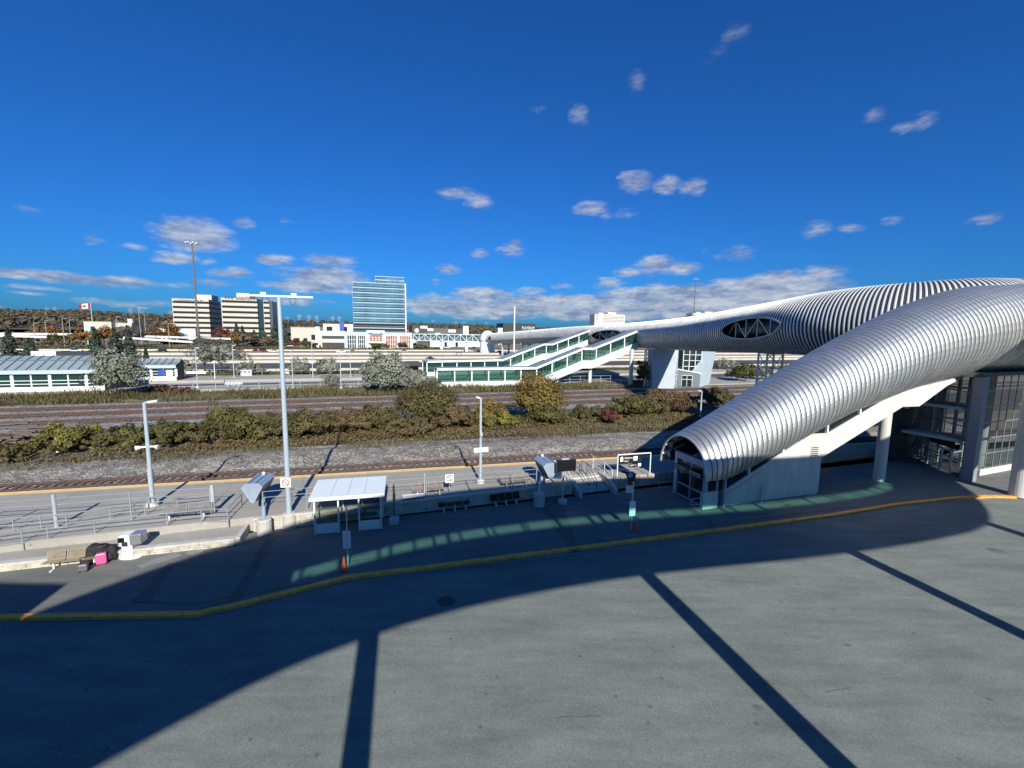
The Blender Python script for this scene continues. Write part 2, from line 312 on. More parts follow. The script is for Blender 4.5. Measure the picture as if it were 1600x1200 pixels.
vs=[SN(s,n,zt(n)-.12) for n in ns for s in ss]; k=len(ss)
b.add(vs,[(i*k+j,i*k+j+1,(i+1)*k+j+1,(i+1)*k+j) for i in range(len(ns)-1) for j in range(k-1)]); struct(b.build('ground',GRASSG))
KERB=[(-90,15.2),(-40,16.6),(-21.9,17.2),(-13.9,17.6),(-12.4,18.3),(-8.4,20.6),(8,25.1),(23,29.3),(30,31.6),(36,33.1),(39,33.5),(46,33.3),(90,32.8)]
def xy(l,z): return [(p[0],p[1],z) for p in l]
b=MB(); b.sheet(xy([(-90,-80),(90,-80)],-.1)+xy(KERB[::-1],-.1)); struct(b.build('road',ASPH))
def offs(l,d):
    o=[]
    for i,p in enumerate(l):
        a=Vector(l[max(0,i-1)]); c=Vector(l[min(len(l)-1,i+1)]); t=(c-a).normalized(); o.append((p[0]-t.y*d,p[1]+t.x*d))
    return o
KI=offs(KERB,.32)
b=MB()
for i in range(len(KERB)-1):
    a,c,e,f=KERB[i],KERB[i+1],KI[i+1],KI[i]
    b.add([(*a,-.11),(*c,-.11),(*c,.035),(*e,.035),(*f,.035),(*a,.035),(*f,-.1),(*e,-.1)],[(0,1,2,5),(5,2,3,4),(4,3,7,6)])
struct(b.build('kerb',YEL))
WB0=Vector((-15,26.2,0)); WDIR=Vector((math.cos(R(19)),math.sin(R(19)),0)); WN=Vector((-WDIR.y,WDIR.x,0))
def WB(t,off=0,z=0): p=WB0+WDIR*t+WN*off; return Vector((p.x,p.y,z))
b=MB(); b.sheet(xy(KI,0)+xy([(90,60),(48,48)],0)+[WB(52,1),WB(-75,1)]); struct(b.build('pavement',PAVE))
# darker repair trenches and pale joints in the pavement
def gpoly(name,pts,m,z=.006): 
    b=MB(); b.sheet([at(x,y,z) for x,y in pts]); return struct(b.build(name,m))
gpoly('asphalt_trench_patch',[(352,945),(372,945),(432,842),(415,842)],PAVE2)
gpoly('asphalt_trench_patch',[(205,940),(232,944),(275,880),(262,880)],PAVE2)
gpoly('asphalt_trench_patch',[(835,775),(875,773),(905,860),(893,862),(850,802),(838,802)],PAVE2)
gpoly('asphalt_trench_patch',[(1104,812),(1112,811),(1118,830),(1108,832)],PAVE2)
PAVP=mat('pale_pavement_patch',(.205,.205,.2),.9,0,.15,1.5)
gpoly('pavement_slab',[(212,884),(222,888),(285,868),(275,862)],PAVP,.007)
gpoly('pavement_slab',[(288,864),(300,868),(345,850),(336,846)],PAVP,.007)
gpoly('pavement_slab',[(880,800),(912,795),(918,803),(888,808)],mat('brick_pavement_patch',(.22,.16,.15),.9,0,.15,2),.007)
TAR=mat('tar_joint',(.03,.03,.033),.8,0,.1,2)
b=MB()
for pts in ([(205,940),(300,944),(520,905),(800,866),(1100,822),(1400,783)],[(385,905),(430,820)],[(318,862),(440,838)],[(520,880),(700,858)],[(900,855),(835,770)],[(640,898),(900,868)],[(1180,812),(1330,792)],[(1090,838),(1240,786)]):
    for p,q in zip(pts,pts[1:]):
        A=at(*p,.008);B=at(*q,.008);t=(B-A).normalized();w=Vector((-t.y,t.x,0))*.02; b.sheet([A-w,B-w,B+w,A+w])
struct(b.build('pavement_joints',TAR))
b=MB()
rr=random.Random(3)
for _ in range(10):
    p=at(rr.uniform(1180,1590),rr.uniform(850,1120),-.094); k=10; rad=rr.uniform(.06,.2); b.sheet([(p.x+math.cos(t*.628)*rad*rr.uniform(.5,1.3),p.y+math.sin(t*.628)*rad*.6*rr.uniform(.5,1.2),p.z) for t in range(k)])
for (x,y,rad) in ((697,940,.5),(1556,860,.45)):
    p=at(x,y,-.094); b.sheet([(p.x+math.cos(t*.4488)*rad,p.y+math.sin(t*.4488)*rad*.8,p.z) for t in range(14)])
struct(b.build('oil_stains',mat('oil_stain',(.115,.12,.12),.8,0,.3,3)))
b=MB(); p=at(697,939,-.09); b.cyl((p.x,p.y,-.1),(p.x,p.y,-.088),.4,n=20); tag(b.build('manhole_cover',mat('iron_cover',(.06,.06,.06),.6,.5,.3,12)),'round iron manhole cover set in the shaded road','manhole cover')
b=MB(); rc=random.Random(21)
for (x,y,dx,dy,nn) in ((870,1122,8,-1.5,9),(1010,1010,7,4,8),(1290,1082,6,-1,8)):
    pr=at(x,y,-.094)
    for i in range(nn):
        x+=dx*rc.uniform(.6,1.3); y+=dy*rc.uniform(-.6,2.2); q=at(x,y,-.094); t_=(q-pr).normalized(); w_=Vector((-t_.y,t_.x,0))*rc.uniform(.003,.008); b.sheet([pr-w_,q-w_,q+w_,pr+w_]); pr=q
struct(b.build('road_cracks',TAR))
# platform
PE0=at(0,770,.9); PE1=at(1000,712,.9); PED=(PE1-PE0).normalized(); PEN=Vector((-PED.y,PED.x,0))
def PE(t,off=0,z=.9): p=PE0+PED*t+PEN*off; return Vector((p.x,p.y,z))
ST0=21.3; ST1=24.2   # stair notch along the wall
plat=[WB(-75),WB(ST0),WB(ST0,1.5),WB(ST1,1.5),WB(ST1),WB(70),PE(85),PE(-45)]
b=MB(); b.prism([(p.x,p.y) for p in plat],-.1,.9); struct(b.build('platform',CONCFLAT))
b=MB(); b.slab([PE(-45,.02,.86),PE(85,.02,.86),PE(85,-.06,.86),PE(-45,-.06,.86)],(0,0,.048)); struct(b.build('platform_coping',WCONC))
b=MB(); b.sheet([PE(-45,-.1,.905),PE(85,-.1,.905),PE(85,-.62,.905),PE(-45,-.62,.905)]); struct(b.build('platform_edge_line',YELL))
b=MB()
for t in range(-40,80,5): b.sheet([PE(t,-.65,.904),PE(t+.025,-.65,.904),PE(t+.6,-6.6,.904),PE(t+.57,-6.6,.904)])
struct(b.build('platform_joints',mat('platform_joint_grey',(.16,.155,.15),.9,0,.1,2)))  # thin grey joint lines across the platform
# retaining wall face (stone courses) in front of the platform
def blockwall(name,label,p0,p1,z0,z1,thick,courses,blk,cap=True,seed=1):
    rr=random.Random(seed); p0=Vector(p0);p1=Vector(p1); L=(p1-p0).length; d=(p1-p0)/L; nn=Vector((d.y,-d.x,0)); ang=math.atan2(d.y,d.x)
    t=thing(name,label,'wall',(p0.x,p0.y,z0)); hh=(z1-z0-(.14 if cap else 0))/courses; b=MB(); c2=MB()
    for c in range(courses):
        x=-rr.uniform(0,blk)
        while x<L:
            w=blk*rr.uniform(.75,1.3); a=max(0,x); e=min(L,x+w-.02); x+=w
            if e-a<.05: continue
            pr=rr.uniform(0,.03); m=p0+d*(a+e)/2-nn*(thick/2-pr); b.box((m.x,m.y,z0+hh*(c+.5)),(e-a,thick,hh-.015),ang)
    b.build('block_face',STONE,t)
    if cap:
        x=0
        while x<L:
            e=min(L,x+2.2); m=p0+d*(x+e)/2-nn*(thick/2-.05); c2.box((m.x,m.y,z1-.07),(e-x-.015,thick+.06,.14),ang); x=e
        c2.build('coping',CONC,t)
    return t
blockwall('retaining_wall','long stone block retaining wall along the front of the platform, behind the shelter',WB(-1.2,-.24),WB(ST0-.3,-.24),0,.93,.22,4,.75,True,2)
blockwall('retaining_wall','short pale rough stone wall right of the platform steps',WB(ST1+.5,-.26),WB(ST1+7.5,-.26),0,.95,.24,2,.7,False,4)
RA=Vector((-62,9.8,0)); RB_=at(368,852,0); rdir=(RB_-RA).normalized()
blockwall('ramp_wall','low stone block wall with concrete coping along the front of the ramp',RA,RB_,0,.47,.3,3,.9,True,5)
rn=Vector((-rdir.y,rdir.x,0)); b=MB(); b.prism([(p.x,p.y) for p in (RA+rn*.3,RB_+rn*.3,RB_+rn*2.6,RA+rn*6)],-.1,.44); struct(b.build('ramp',CONCFLAT))
b=MB(); q=RB_; b.prism([(p.x,p.y) for p in (q+rdir*.02-rn*.05,q+rdir*.28-rn*.05,q+rdir*.28+rn*2.9,q+rdir*.02+rn*2.9)],-.05,.5); tag(b.build('ramp_end_wall',CONC),'concrete end wall closing the ramp beside the left hooded display','wall')
# steps in the notch
t=thing('platform_steps','short flight of pale concrete steps cut into the platform front','steps',WB((ST0+ST1)/2,.7,0)); b=MB()
for i in range(5):
    o0=-.35+i*.36; pts=[WB(ST0+.06,o0),WB(ST1-.06,o0),WB(ST1-.06,1.48),WB(ST0+.06,1.48)]; b.prism([(p.x,p.y) for p in pts],-.05,.17*(i+1)-.004)
b.build('treads',CONC,t)
b=MB()
for s_ in (ST0-.12,ST1+.12):
    b=MB(); pts=[WB(s_-.14,-1.3,0),WB(s_-.14,-1.3,.35),WB(s_-.14,0,1.02),WB(s_-.14,1.5,1.02),WB(s_-.14,1.5,0)]; b.slab(pts,WDIR*.28); b.build('side_wall',CONC,t)
b=MB()
for s_ in ((ST0+ST1)/2-.35,(ST0+ST1)/2+.35):
    a=WB(s_,-.3,.95); c=WB(s_,1.4,1.85); e=WB(s_,2.3,1.85)
    for dz in (0,-.45): b.cyl(a+Vector((0,0,dz)),c+Vector((0,0,dz)),.024,n=6); 
    b.cyl(c,e,.024,n=6); b.cyl(WB(s_,-.3,0),a,.024,n=6); b.cyl(WB(s_,1.4,.9),c,.024,n=6); b.cyl(WB(s_,2.3,.9),e,.024,n=6)
b.build('handrail',mat('dark_handrail',(.06,.055,.055),.5,.4,.1,3),t)
# ballast bed, near track and mounds
BAL=ballast('ballast_grey',((.05,.048,.047),(.17,.165,.16),(.42,.41,.39)),7.5); BAL2=ballast('ballast_pale',((.085,.075,.062),(.17,.155,.135),(.38,.36,.32)),7); DIRT=ballast('brown_ballast',((.035,.027,.023),(.075,.06,.052),(.17,.145,.13)),5)
b=MB(); b.prism([(p.x,p.y) for p in (PE(-60,.0),PE(110,.0),PE(110,13),PE(-60,13))],-.2,.02); struct(b.build('near_track_ballast',BAL))
vs=[];fs=[];ii=0
def moundrow(name,p0,p1,wid,hgt,m,seed,nx=180,ny=14,base=0.0):
    p0=Vector(p0);p1=Vector(p1);d=(p1-p0);L=d.length;d/=L;nn=Vector((-d.y,d.x,0)); b=MB(); vs=[]
    for i in range(nx+1):
        for j in range(ny+1):
            v=j/ny; p=p0+d*L*i/nx+nn*wid*v; e=math.sin(math.pi*v)**.8
            h=e*hgt*(.55+.9*mnoise.noise(Vector((p.x*.15,p.y*.15,seed))))+.12*e*mnoise.noise(Vector((p.x*.9,p.y*.9,seed)))
            vs.append((p.x,p.y,base-.03+max(0,h)))
    b.add(vs,[(i*(ny+1)+j,(i+1)*(ny+1)+j,(i+1)*(ny+1)+j+1,i*(ny+1)+j+1) for i in range(nx) for j in range(ny)]); return struct(b.build(name,m,smooth=True))
moundrow('gravel_bank',PE(-60,5.6,0),PE(110,5.6,0),6.5,.45,BAL2,3.3,base=.03)
strip('far_track_ballast',66,89,BAL,.01,-260,330); strip('track_bed_dirt',47,66.5,mat('scrub_ground',(.075,.062,.042),.95,0,.4,.5,bump=.5,bscale=6),.004,-260,330)
def track(label,A,B,step=.62,L0=-50,L1=130,bed=None):
    """rails + sleepers between ground points on line A->B"""
    A=Vector(A);B=Vector(B);d=(B-A).normalized();nn=Vector((-d.y,d.x,0)); t=thing('railway_track',label,'track',(A.x,A.y,0))
    for sd in (-.75,.75):
        b=MB(); p=A+d*L0+nn*sd; q=A+d*L1+nn*sd
        for (w,z0,z1) in ((.15,.11,.135),(.03,.135,.24),(.075,.24,.28)): b.beam(Vector((p.x,p.y,(z0+z1)/2)),Vector((q.x,q.y,(z0+z1)/2)),w,z1-z0)
        b.build('rail',RUST,t)
    b=MB(); x=L0; ang=math.atan2(d.y,d.x); rr=random.Random(len(label))
    while x<L1:
        p=A+d*x; b.box((p.x,p.y,.05),(.23,2.6+rr.uniform(-.06,.06),.12),ang+rr.uniform(-.02,.02)); x+=step
    o=b.build('sleepers',TIE,t); o['kind']='stuff'
    if bed:
        b=MB(); p=A+d*L0;q=A+d*L1; b.slab([Vector((*(p+nn*-1.5).xy,.02)),Vector((*(q+nn*-1.5).xy,.02)),Vector((*(q+nn*1.5).xy,.02)),Vector((*(p+nn*1.5).xy,.02))],(0,0,.045)); b.build('bed',bed,t)
    return t
r0=at(0,757,.25); r1=at(800,713,.25); dd=(r1-r0).normalized(); nn_=Vector((-dd.y,dd.x,0)); A=r0-nn_*.75;B=r1-nn_*.75
track('single rusty railway track running beside the yellow edged near platform',(A.x,A.y,0),(B.x,B.y,0),.62,-60,120)
for nn,l in ((84.3,'farthest of three brown railway tracks, beside the weedy north bank'),(78.3,'middle of three brown railway tracks beyond the hedge'),(71.9,'nearest of three brown railway tracks, just behind the hedge')):
    track(l,SN(0,nn),SN(10,nn),.7,-190,190,DIRT)
# north platforms, embankment, highway
NP=CONCFLAT
def nplat(name,n0,n1,h,s0,s1):
    b=MB(); b.prism([tuple(SN(s,n).xy) for s,n in ((s0,n0),(s1,n0),(s1,n1),(s0,n1))],-.1,h); return struct(b.build(name,NP))
nplat('island_platform',102.6,109,.5,-200,44); nplat('north_platform',119.5,131,.7,-200,150); nplat('island_platform',92,109,.12,44,140)
strip('north_track_bed',109.5,119,mat('north_bed',(.07,.07,.075),.9,0,.3,.4),.006,-220,260)
strip('highway_service_road',151,183,ROADD,.02,-1500,900); strip('highway_south_lanes',184.5,200.5,ROAD,.03,-1500,900); strip('highway_median_shade',200.55,204.4,ROADD,.025,-1500,900); strip('highway_north_lanes',204.5,258,ROAD,.03,-1500,900); strip('highway_far_dark_strip',258.05,268,ROADD,.025,-1500,900)  # median strip paints in barrier shade; far strip is a plain dark band
b=MB()
for n_ in (190,195,211,217,223,229,240,246,252):
    x=-500
    while x<400: b.sheet([SN(x,n_-.08,zt(n_)+.04),SN(x+3.5,n_-.08,zt(n_)+.04),SN(x+3.5,n_+.08,zt(n_)+.04),SN(x,n_+.08,zt(n_)+.04)]); x+=10
struct(b.build('lane_markings',WHITE))
def barrier(n_,h,label,m=BARR,w=.6):
    b=MB(); z=zt(n_)
    for i in range(-60,45):
        s0=i*15; b.slab([SN(s0,n_-w/2,z),SN(s0,n_-w*.15,z+h),SN(s0,n_+w*.15,z+h),SN(s0,n_+w/2,z)],D*14.9)
    tag(b.build('highway_barrier',m),label,'barrier')
barrier(203.6,1.0,'concrete median barrier between the two pale highway carriageways'); barrier(183.7,1.0,'concrete barrier between the pale lanes and the dark service road'); barrier(149.5,.8,'pale concrete barrier on the near side of the dark service road'); barrier(234.5,1.0,'thin barrier dividing the far highway lanes'); barrier(269,.9,'low barrier on the far edge of the highway')
# ------------------------------------------------------------------ ribbed tubes
def resample(secs,step):
    """secs: (x,y,z,r,cut) ; returns stations along the path at given spacing (function of arc length)"""
    S=[np.array(q,float) for q in secs]; pts=[]
    for i in range(len(S)-1):
        p0=S[max(0,i-1)];p1=S[i];p2=S[i+1];p3=S[min(len(S)-1,i+2)]
        for k in range(40):
            t=k/40; pts.append(.5*((2*p1)+(-p0+p2)*t+(2*p0-5*p1+4*p2-p3)*t*t+(-p0+3*p1-3*p2+p3)*t**3))
    pts.append(S[-1]); pts=np.array(pts); L=np.concatenate([[0],np.cumsum(np.linalg.norm(np.diff(pts[:,:3],axis=0),axis=1))])
    def ev(l): return np.array([np.interp(l,L,pts[:,c]) for c in range(pts.shape[1])])
    return ev,L[-1]
def station(ev,L,l):
    q=ev(min(max(l,0),L)); a=ev(max(0,l-.4)); c=ev(min(L,l+.4)); t=c[:2]-a[:2]; t=t/np.linalg.norm(t); return q,t
def rib_tube(secs,spacing,profile,nseg,name,m,parent,hole=None,flat=None,l0=0,l1=None,gapm=None):
    ev,L=resample(secs,.5); l1=L if l1 is None else l1
    edges=[l0]
    while edges[-1]<l1: edges.append(edges[-1]+(spacing(edges[-1]) if callable(spacing) else spacing))
    cols=[]
    for e0,e1 in zip(edges,edges[1:]):
        for (u,off) in profile: cols.append((e0+(e1-e0)*u,off,len(cols)//len(profile)+u))
    vs=[];uv=[];meta=[]
    for (l,off,uu) in cols:
        q,t=station(ev,L,l); n2=np.array([-t[1],t[0]]); r=q[3]+off; cut=q[4]
        a0=-math.asin(max(-.999,min(.999,cut))); a1=math.pi-a0   # from near side over the top to the far side
        row=[]
        for k in range(nseg+1):
            a=a0+(a1-a0)*k/nseg; cx=math.cos(a)*r; cz=math.sin(a)*r
            if flat and cz<-flat*r: cz=-flat*r
            vs.append((q[0]-n2[0]*cx,q[1]-n2[1]*cx,q[2]+cz)); uv.append((a*r,uu)); row.append(a)
        meta.append((l,row))
    fs=[]; k=nseg+1
    for i in range(len(cols)-1):
        l,row=meta[i]
        for j in range(nseg):
            if hole and hole(l,(row[j]+row[j+1])/2): continue
            fs.append((i*k+j,(i+1)*k+j,(i+1)*k+j+1,i*k+j+1))
    used=sorted({i for f in fs for i in f}); mp={o:i for i,o in enumerate(used)}; vs=[vs[i] for i in used]; uv=[uv[i] for i in used]
    b=MB(); b.v=vs; b.f=[tuple(mp[i] for i in reversed(f)) for f in fs]
    ob=b.build(name,m,parent,smooth=False,uv=uv)
    if gapm:
        low=min(p[1] for p in profile); ob.data.materials.append(gapm)
        ob.data.polygons.foreach_set('material_index',[1 if cols[f[0]//k][1]<=low+.001 and cols[f[1]//k][1]<=low+.001 else 0 for f in fs])
    return ob,ev,L
SO=Vector((14.8,30.5,0)); SD_=D; SN_=N
def S3(s,n,z=0): p=SO+SD_*s+SN_*n; return Vector((p.x,p.y,z))
SSEC=[(-1.35,2.5,2.62,2.45),(.5,3.3,2.66,2.45),(2.5,4.2,2.7,2.95),(6.8,6.15,2.85,4.45),(10,7.55,2.97,5.65),(13.5,9.0,3.1,6.8),(17,10.25,3.32,7.55),(20.5,11.4,3.55,8.2),(24,12.3,3.8,8.65),(28,13.1,4.1,9.05),(32,13.65,4.35,9.35),(36,14.0,4.6,9.5),(40,14.15,4.7,9.5),(52,14.2,4.7,9.5),(60,14.2,4.7,9.5)]
def ssec(): 
    o=[]
    for s,zc,r,zb in SSEC:
        p=S3(s,1.7,zc); o.append((p.x,p.y,p.z,r,min(.995,(zc-zb)/r)))
    return o
stair=thing('covered_stairway','silver ribbed tube covering the nearest concrete stair, with glass doors at its foot','stairway',tuple(S3(0,1.7,0)))
PROFS=[(0,-.05),(.17,-.05),(.18,.0),(.4,.02),(.6,.028),(.82,.02),(.985,.0),(.995,-.05)]
rib_tube(ssec(),.47,PROFS,40,'tube_shell',SKINS,stair,gapm=GAPS)
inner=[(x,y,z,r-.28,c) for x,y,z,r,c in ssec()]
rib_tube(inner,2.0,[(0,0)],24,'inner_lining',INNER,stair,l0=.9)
# rim hoop and bracing at the mouth
for (s,dr) in ((-1.3,-.05),(-.35,-.18)):
    b=MB()
    for k in range(24):
        a0=-.02+(math.pi+.04)*k/24; a1=-.02+(math.pi+.04)*(k+1)/24; r=2.62+dr
        zc=2.5 if s<-1 else 2.9
        b.beam(S3(s,1.7-math.cos(a0)*r,zc+math.sin(a0)*r),S3(s,1.7-math.cos(a1)*r,zc+math.sin(a1)*r),.1,.12)
    b.build('mouth_rim',GALV,stair)
b=MB()
for k in range(9):
    a=math.pi*(k+.3)/9; a2=math.pi*(k+1.0)/9; p=S3(-1.3,1.7-math.cos(a)*2.5,2.5+math.sin(a)*2.5); q=S3(.6,1.7-math.cos(a)*2.3,3.2+math.sin(a)*2.3); q2=S3(-.35,1.7-math.cos(a2)*2.4,2.9+math.sin(a2)*2.4)
    b.beam(p,q,.07,.1); b.beam(p,q2,.05,.07)
    b.beam(S3(-.9,1.7-math.cos(a)*2.35,2.7+math.sin(a)*2.35),S3(-.7,1.7-math.cos(a2)*2.35,2.8+math.sin(a2)*2.35),.3,.03)
b.build('mouth_bracing',WHITE,stair)
# south and north concrete walls with stringer
SILL=[(1.15,1.15),(9.35,4.95),(11.2,4.92),(17.6,7.55),(19.6,8.3),(22.5,8.6),(27.5,9.3)]
BOT=[(27.0,9.05),(25.3,8.47),(21.9,6.75),(19.8,6.8),(11.9,3.45),(10.75,2.95),(10.75,-.05),(1.15,-.05)]
for nm,off in (('side_wall',0.0),('side_wall',3.1)):
    b=MB(); b.slab([S3(s,off,z) for s,z in SILL+BOT],SN_*.28); b.build(nm,CONCL,stair)
for s in (4.0,7.6,10.75): b=MB(); b.sheet([S3(s,-.004,.0),S3(s+.02,-.004,.0),S3(s+.02,-.004,2.4 if s<5 else 4.0),S3(s,-.004,2.4 if s<5 else 4.0)]); b.build('wall_joint',mat('joint_grey',(.3,.3,.29),.9,0,.1,2),stair)
b=MB(); b.box(S3(9.9,-.02,3.55),(.75,.06,.85),ALPHA)
lou=b.build('vent_louvre',mat('louvre_grey',(.45,.46,.45),.6,0,.1,2),stair)
b=MB()
for k in range(5): b.beam(S3(9.55,-.06,3.25+k*.16),S3(10.25,-.06,3.25+k*.16),.05,.05)
b.build('louvre_blades',DARK,lou)
b=MB(); b.slab([S3(s,.28,z) for s,z in BOT[:5]]+[S3(11.9,.28,4.2),S3(19.8,.28,7.5),S3(21.9,.28,7.45),S3(27,.28,9.2)],SN_*2.8); b.build('stair_slab',CONCL,stair)
b=MB(); b.slab([S3(1.2,.3,.05),S3(11,.3,3.0),S3(11,.3,3.3),S3(1.2,.3,.3)],SN_*2.7); b.build('flight',CONC,stair)
# glazing strip with white posts above the sill
def zsill(s): return np.interp(s,[q[0] for q in SILL],[q[1] for q in SILL])
def zlow(s): return np.interp(s,[q[0] for q in SSEC],[q[3] for q in SSEC])
for off,nm in ((.12,'window_strip'),(3.2,'window_strip')):
    b=MB()
    for s0,s1 in ((1.3,3.3),(3.4,6.5),(6.6,9.4),(9.5,11.0),(11.1,14.5),(14.6,17.5)):
        b.sheet([S3(s0,off,zsill(s0)),S3(s1,off,zsill(s1)),S3(s1,off,zlow(s1)+.7),S3(s0,off,zlow(s0)+.7)])
    b.build(nm,CLEARD,stair)
for s in (3.35,6.55,9.45,11.05,14.55,17.55): 
    b=MB(); b.box(S3(s,.0,(zsill(s)+zlow(s)+.5)/2+.12),(.16,.2,zlow(s)-zsill(s)+.55),ALPHA); b.build('window_post',WHITE,stair)
b=MB()
for (s0,s1) in zip([q[0] for q in SILL[:4]],[q[0] for q in SILL[1:5]]): b.beam(S3(s0,-.02,zsill(s0)+.03),S3(s1,-.02,zsill(s1)+.03),.14,.06)
b.build('sill_cap',WHITE,stair)
for s_,n_ in ((19.3,.9),(33.5,.9)):
    b=MB(); b.cyl(S3(s_,n_,-.05),S3(s_,n_,7.0 if s_<20 else 9.6),.43,n=20); b.build('support_column',CONCL,stair,smooth=False)
b=MB(); b.lathe(S3(21.3,.6,6.55),[(0,-.06),(.12,-.05),(.18,0),(.18,.2)],12); b.build('soffit_lamp',WHITE,stair)
# entrance porch: doors between posts facing along -s
E0=S3(-.55,3.15);E1=S3(-.5,.1)
b=MB(); b.box(S3(-.2,-.02,.62),(1.35,.3,1.25),ALPHA); b.build('porch_plinth',CONCL,stair)
b=MB(); b.box(S3(-.55,3.2,.55),(.35,.3,1.1),ALPHA); b.build('porch_plinth',CONCL,stair)
for n_ in (.02,3.18):
    b=MB(); b.box(S3(-.58,n_,1.5+(.02 if n_<1 else 0)),(.24,.26,3.0),ALPHA); b.build('porch_post',POLEB,stair)
for a_ in (((S3(.45,.0,1.95),(.12,.14,1.5))),(S3(1.12,-.05,1.25),(.16,.2,2.7))):
    b=MB(); b.box(a_[0],a_[1],ALPHA); b.build('porch_side_post',POLEB,stair)
b=MB(); b.sheet([S3(-.45,.06,1.25),S3(1.05,.06,1.25),S3(1.05,.06,2.75),S3(-.45,.06,2.75)]); b.build('porch_side_pane',CLEARD,stair)
hd=MB(); hd.box(S3(-.6,1.6,3.28),(.34,3.3,.5),ALPHA); hd.build('porch_fascia',mat('fascia_blue_grey',(.36,.41,.48),.5,.2,.05,1),stair)
b=MB(); b.sheet([S3(-.5,.15,2.2),S3(-.5,3.05,2.2),S3(-.5,3.05,3.05),S3(-.5,.15,3.05)]); b.build('transom_pane',CLEARD,stair)
b=MB(); b.beam(S3(-.52,1.6,2.2),S3(-.52,1.6,3.05),.06,.06); b.build('transom_mullion',GALV,stair)
for n0 in (.15,1.62):
    b=MB(); w=1.44; s=-.55
    for (a,c) in (((n0,.05),(n0,2.12)),((n0+w,.05),(n0+w,2.12)),((n0,.08),(n0+w,.08)),((n0,2.1),(n0+w,2.1)),((n0,1.02),(n0+w,1.02))): b.beam(S3(s,a[0],a[1]),S3(s,c[0],c[1]),.1,.09)
    dr=b.build('door',GALV,stair)
    b=MB(); b.sheet([S3(s,n0,.08),S3(s,n0+w,.08),S3(s,n0+w,2.1),S3(s,n0,2.1)]); b.build('door_pane',CLEARD,dr)
b=MB(); b.box(S3(-.82,1.6,2.33),(.08,3.0,.42),ALPHA); sg=b.build('door_sign',BLACK,stair)
sgt=mat('sign_white',(.8,.8,.8),.5,0,0,1)
SLET=[]
for k,n_ in enumerate((2.95,1.4)):
    for z_,h_ in ((2.40,.09),(2.23,.08)): strokes(S3(-.87,n_,z_),-SN_,1.1,h_,sgt,sg,k*7+int(z_*10),.012)
for n_ in (-.15,3.5):
    b=MB()
    for z in (.45,.9):
        b.cyl(S3(-.8,n_,z),S3(-1.9,n_,z),.025,n=6)
    b.cyl(S3(-1.9,n_,.45),S3(-1.9,n_,.9),.025,n=6); b.build('guard_rail',GALV,stair)
b=MB(); b.cyl(S3(1.4,-.1,.95),S3(4.7,-.1,2.35),.03,n=6); b.cyl(S3(1.4,-.1,.95),S3(1.4,-.02,.95),.03,n=6); b.build('wall_handrail',GALV,stair)
b=MB(); b.box(S3(4.55,-.22,.6),(.1,.1,1.25),ALPHA); tag(b.build('bollard',POLEB),'short grey square bollard standing against the shaded stair wall','bollard')
# ------------------------------------------------------------------ footbridge
MSEC=[(56,44.6,14.1,4.5,.9),(49,43.2,14.15,4.45,.95),(44.5,43.0,14.2,4.35,.98),(40.7,45.2,14.2,4.15,.995),(38.2,49,14.2,4.0,.995),(37.0,54,14.1,3.85,.995),(36.9,62,13.85,3.75,.995),(37.2,74,13.5,3.7,.995),(37.3,88,13.15,3.65,.995),(36.4,110,12.9,3.65,.995),(34.4,130,12.8,3.65,.995),(30,150,12.65,3.55,.995),(22.5,172,12.4,3.45,.995),(6.5,215,11.3,3.35,.995),(-7,246,10.3,3.3,.995),(-13,260,10,3.3,.995)]
bridge=thing('footbridge','long silver ribbed tubular footbridge crossing the tracks and highway, with oval openings','footbridge',(36.9,62,0))
evm,Lm=resample(MSEC,.5)
def l_of(px):
    best=min((abs((lambda q:800+F_PX*((Vector((q[0],q[1],q[2]-CAM_H))).dot(_r))/((Vector((q[0],q[1],q[2]-CAM_H))).dot(_f)))(evm(l))-px),l) for l in np.arange(10,Lm,.25)); return best[1]
def l_west(px):
    def f(l):
        q,t=station(evm,Lm,l); x=q[0]-t[1]*q[3]; y=q[1]+t[0]*q[3]; v=Vector((x,y,q[2]-CAM_H)); return abs(800+F_PX*v.dot(_r)/v.dot(_f)-px)
    return min((f(l),l) for l in np.arange(12,Lm,.25))[1]
OV=[(l_west(1128),l_west(1222),.02,.40),(l_west(924),l_west(974),.03,.48)]
OVS=[((a+c)/2,abs(c-a)/2,e,h) for a,c,e,h in OV]+[(Lm-6,2.2,-.05,.4)]
def mhole(l,a):
    # a=pi is the west side
    for lc,hw,ec,hh in OVS:
        if ((l-lc)/hw)**2+((a-math.pi-ec)/hh)**2<1: return True
    return False
# direction of travel is north, so the far-side angle (pi) is the west, camera-facing side
PROFM=[(0,-.05),(.56,-.05),(.57,0),(.78,.02),(.98,0),(.99,-.05)]
def revname(secs): return secs
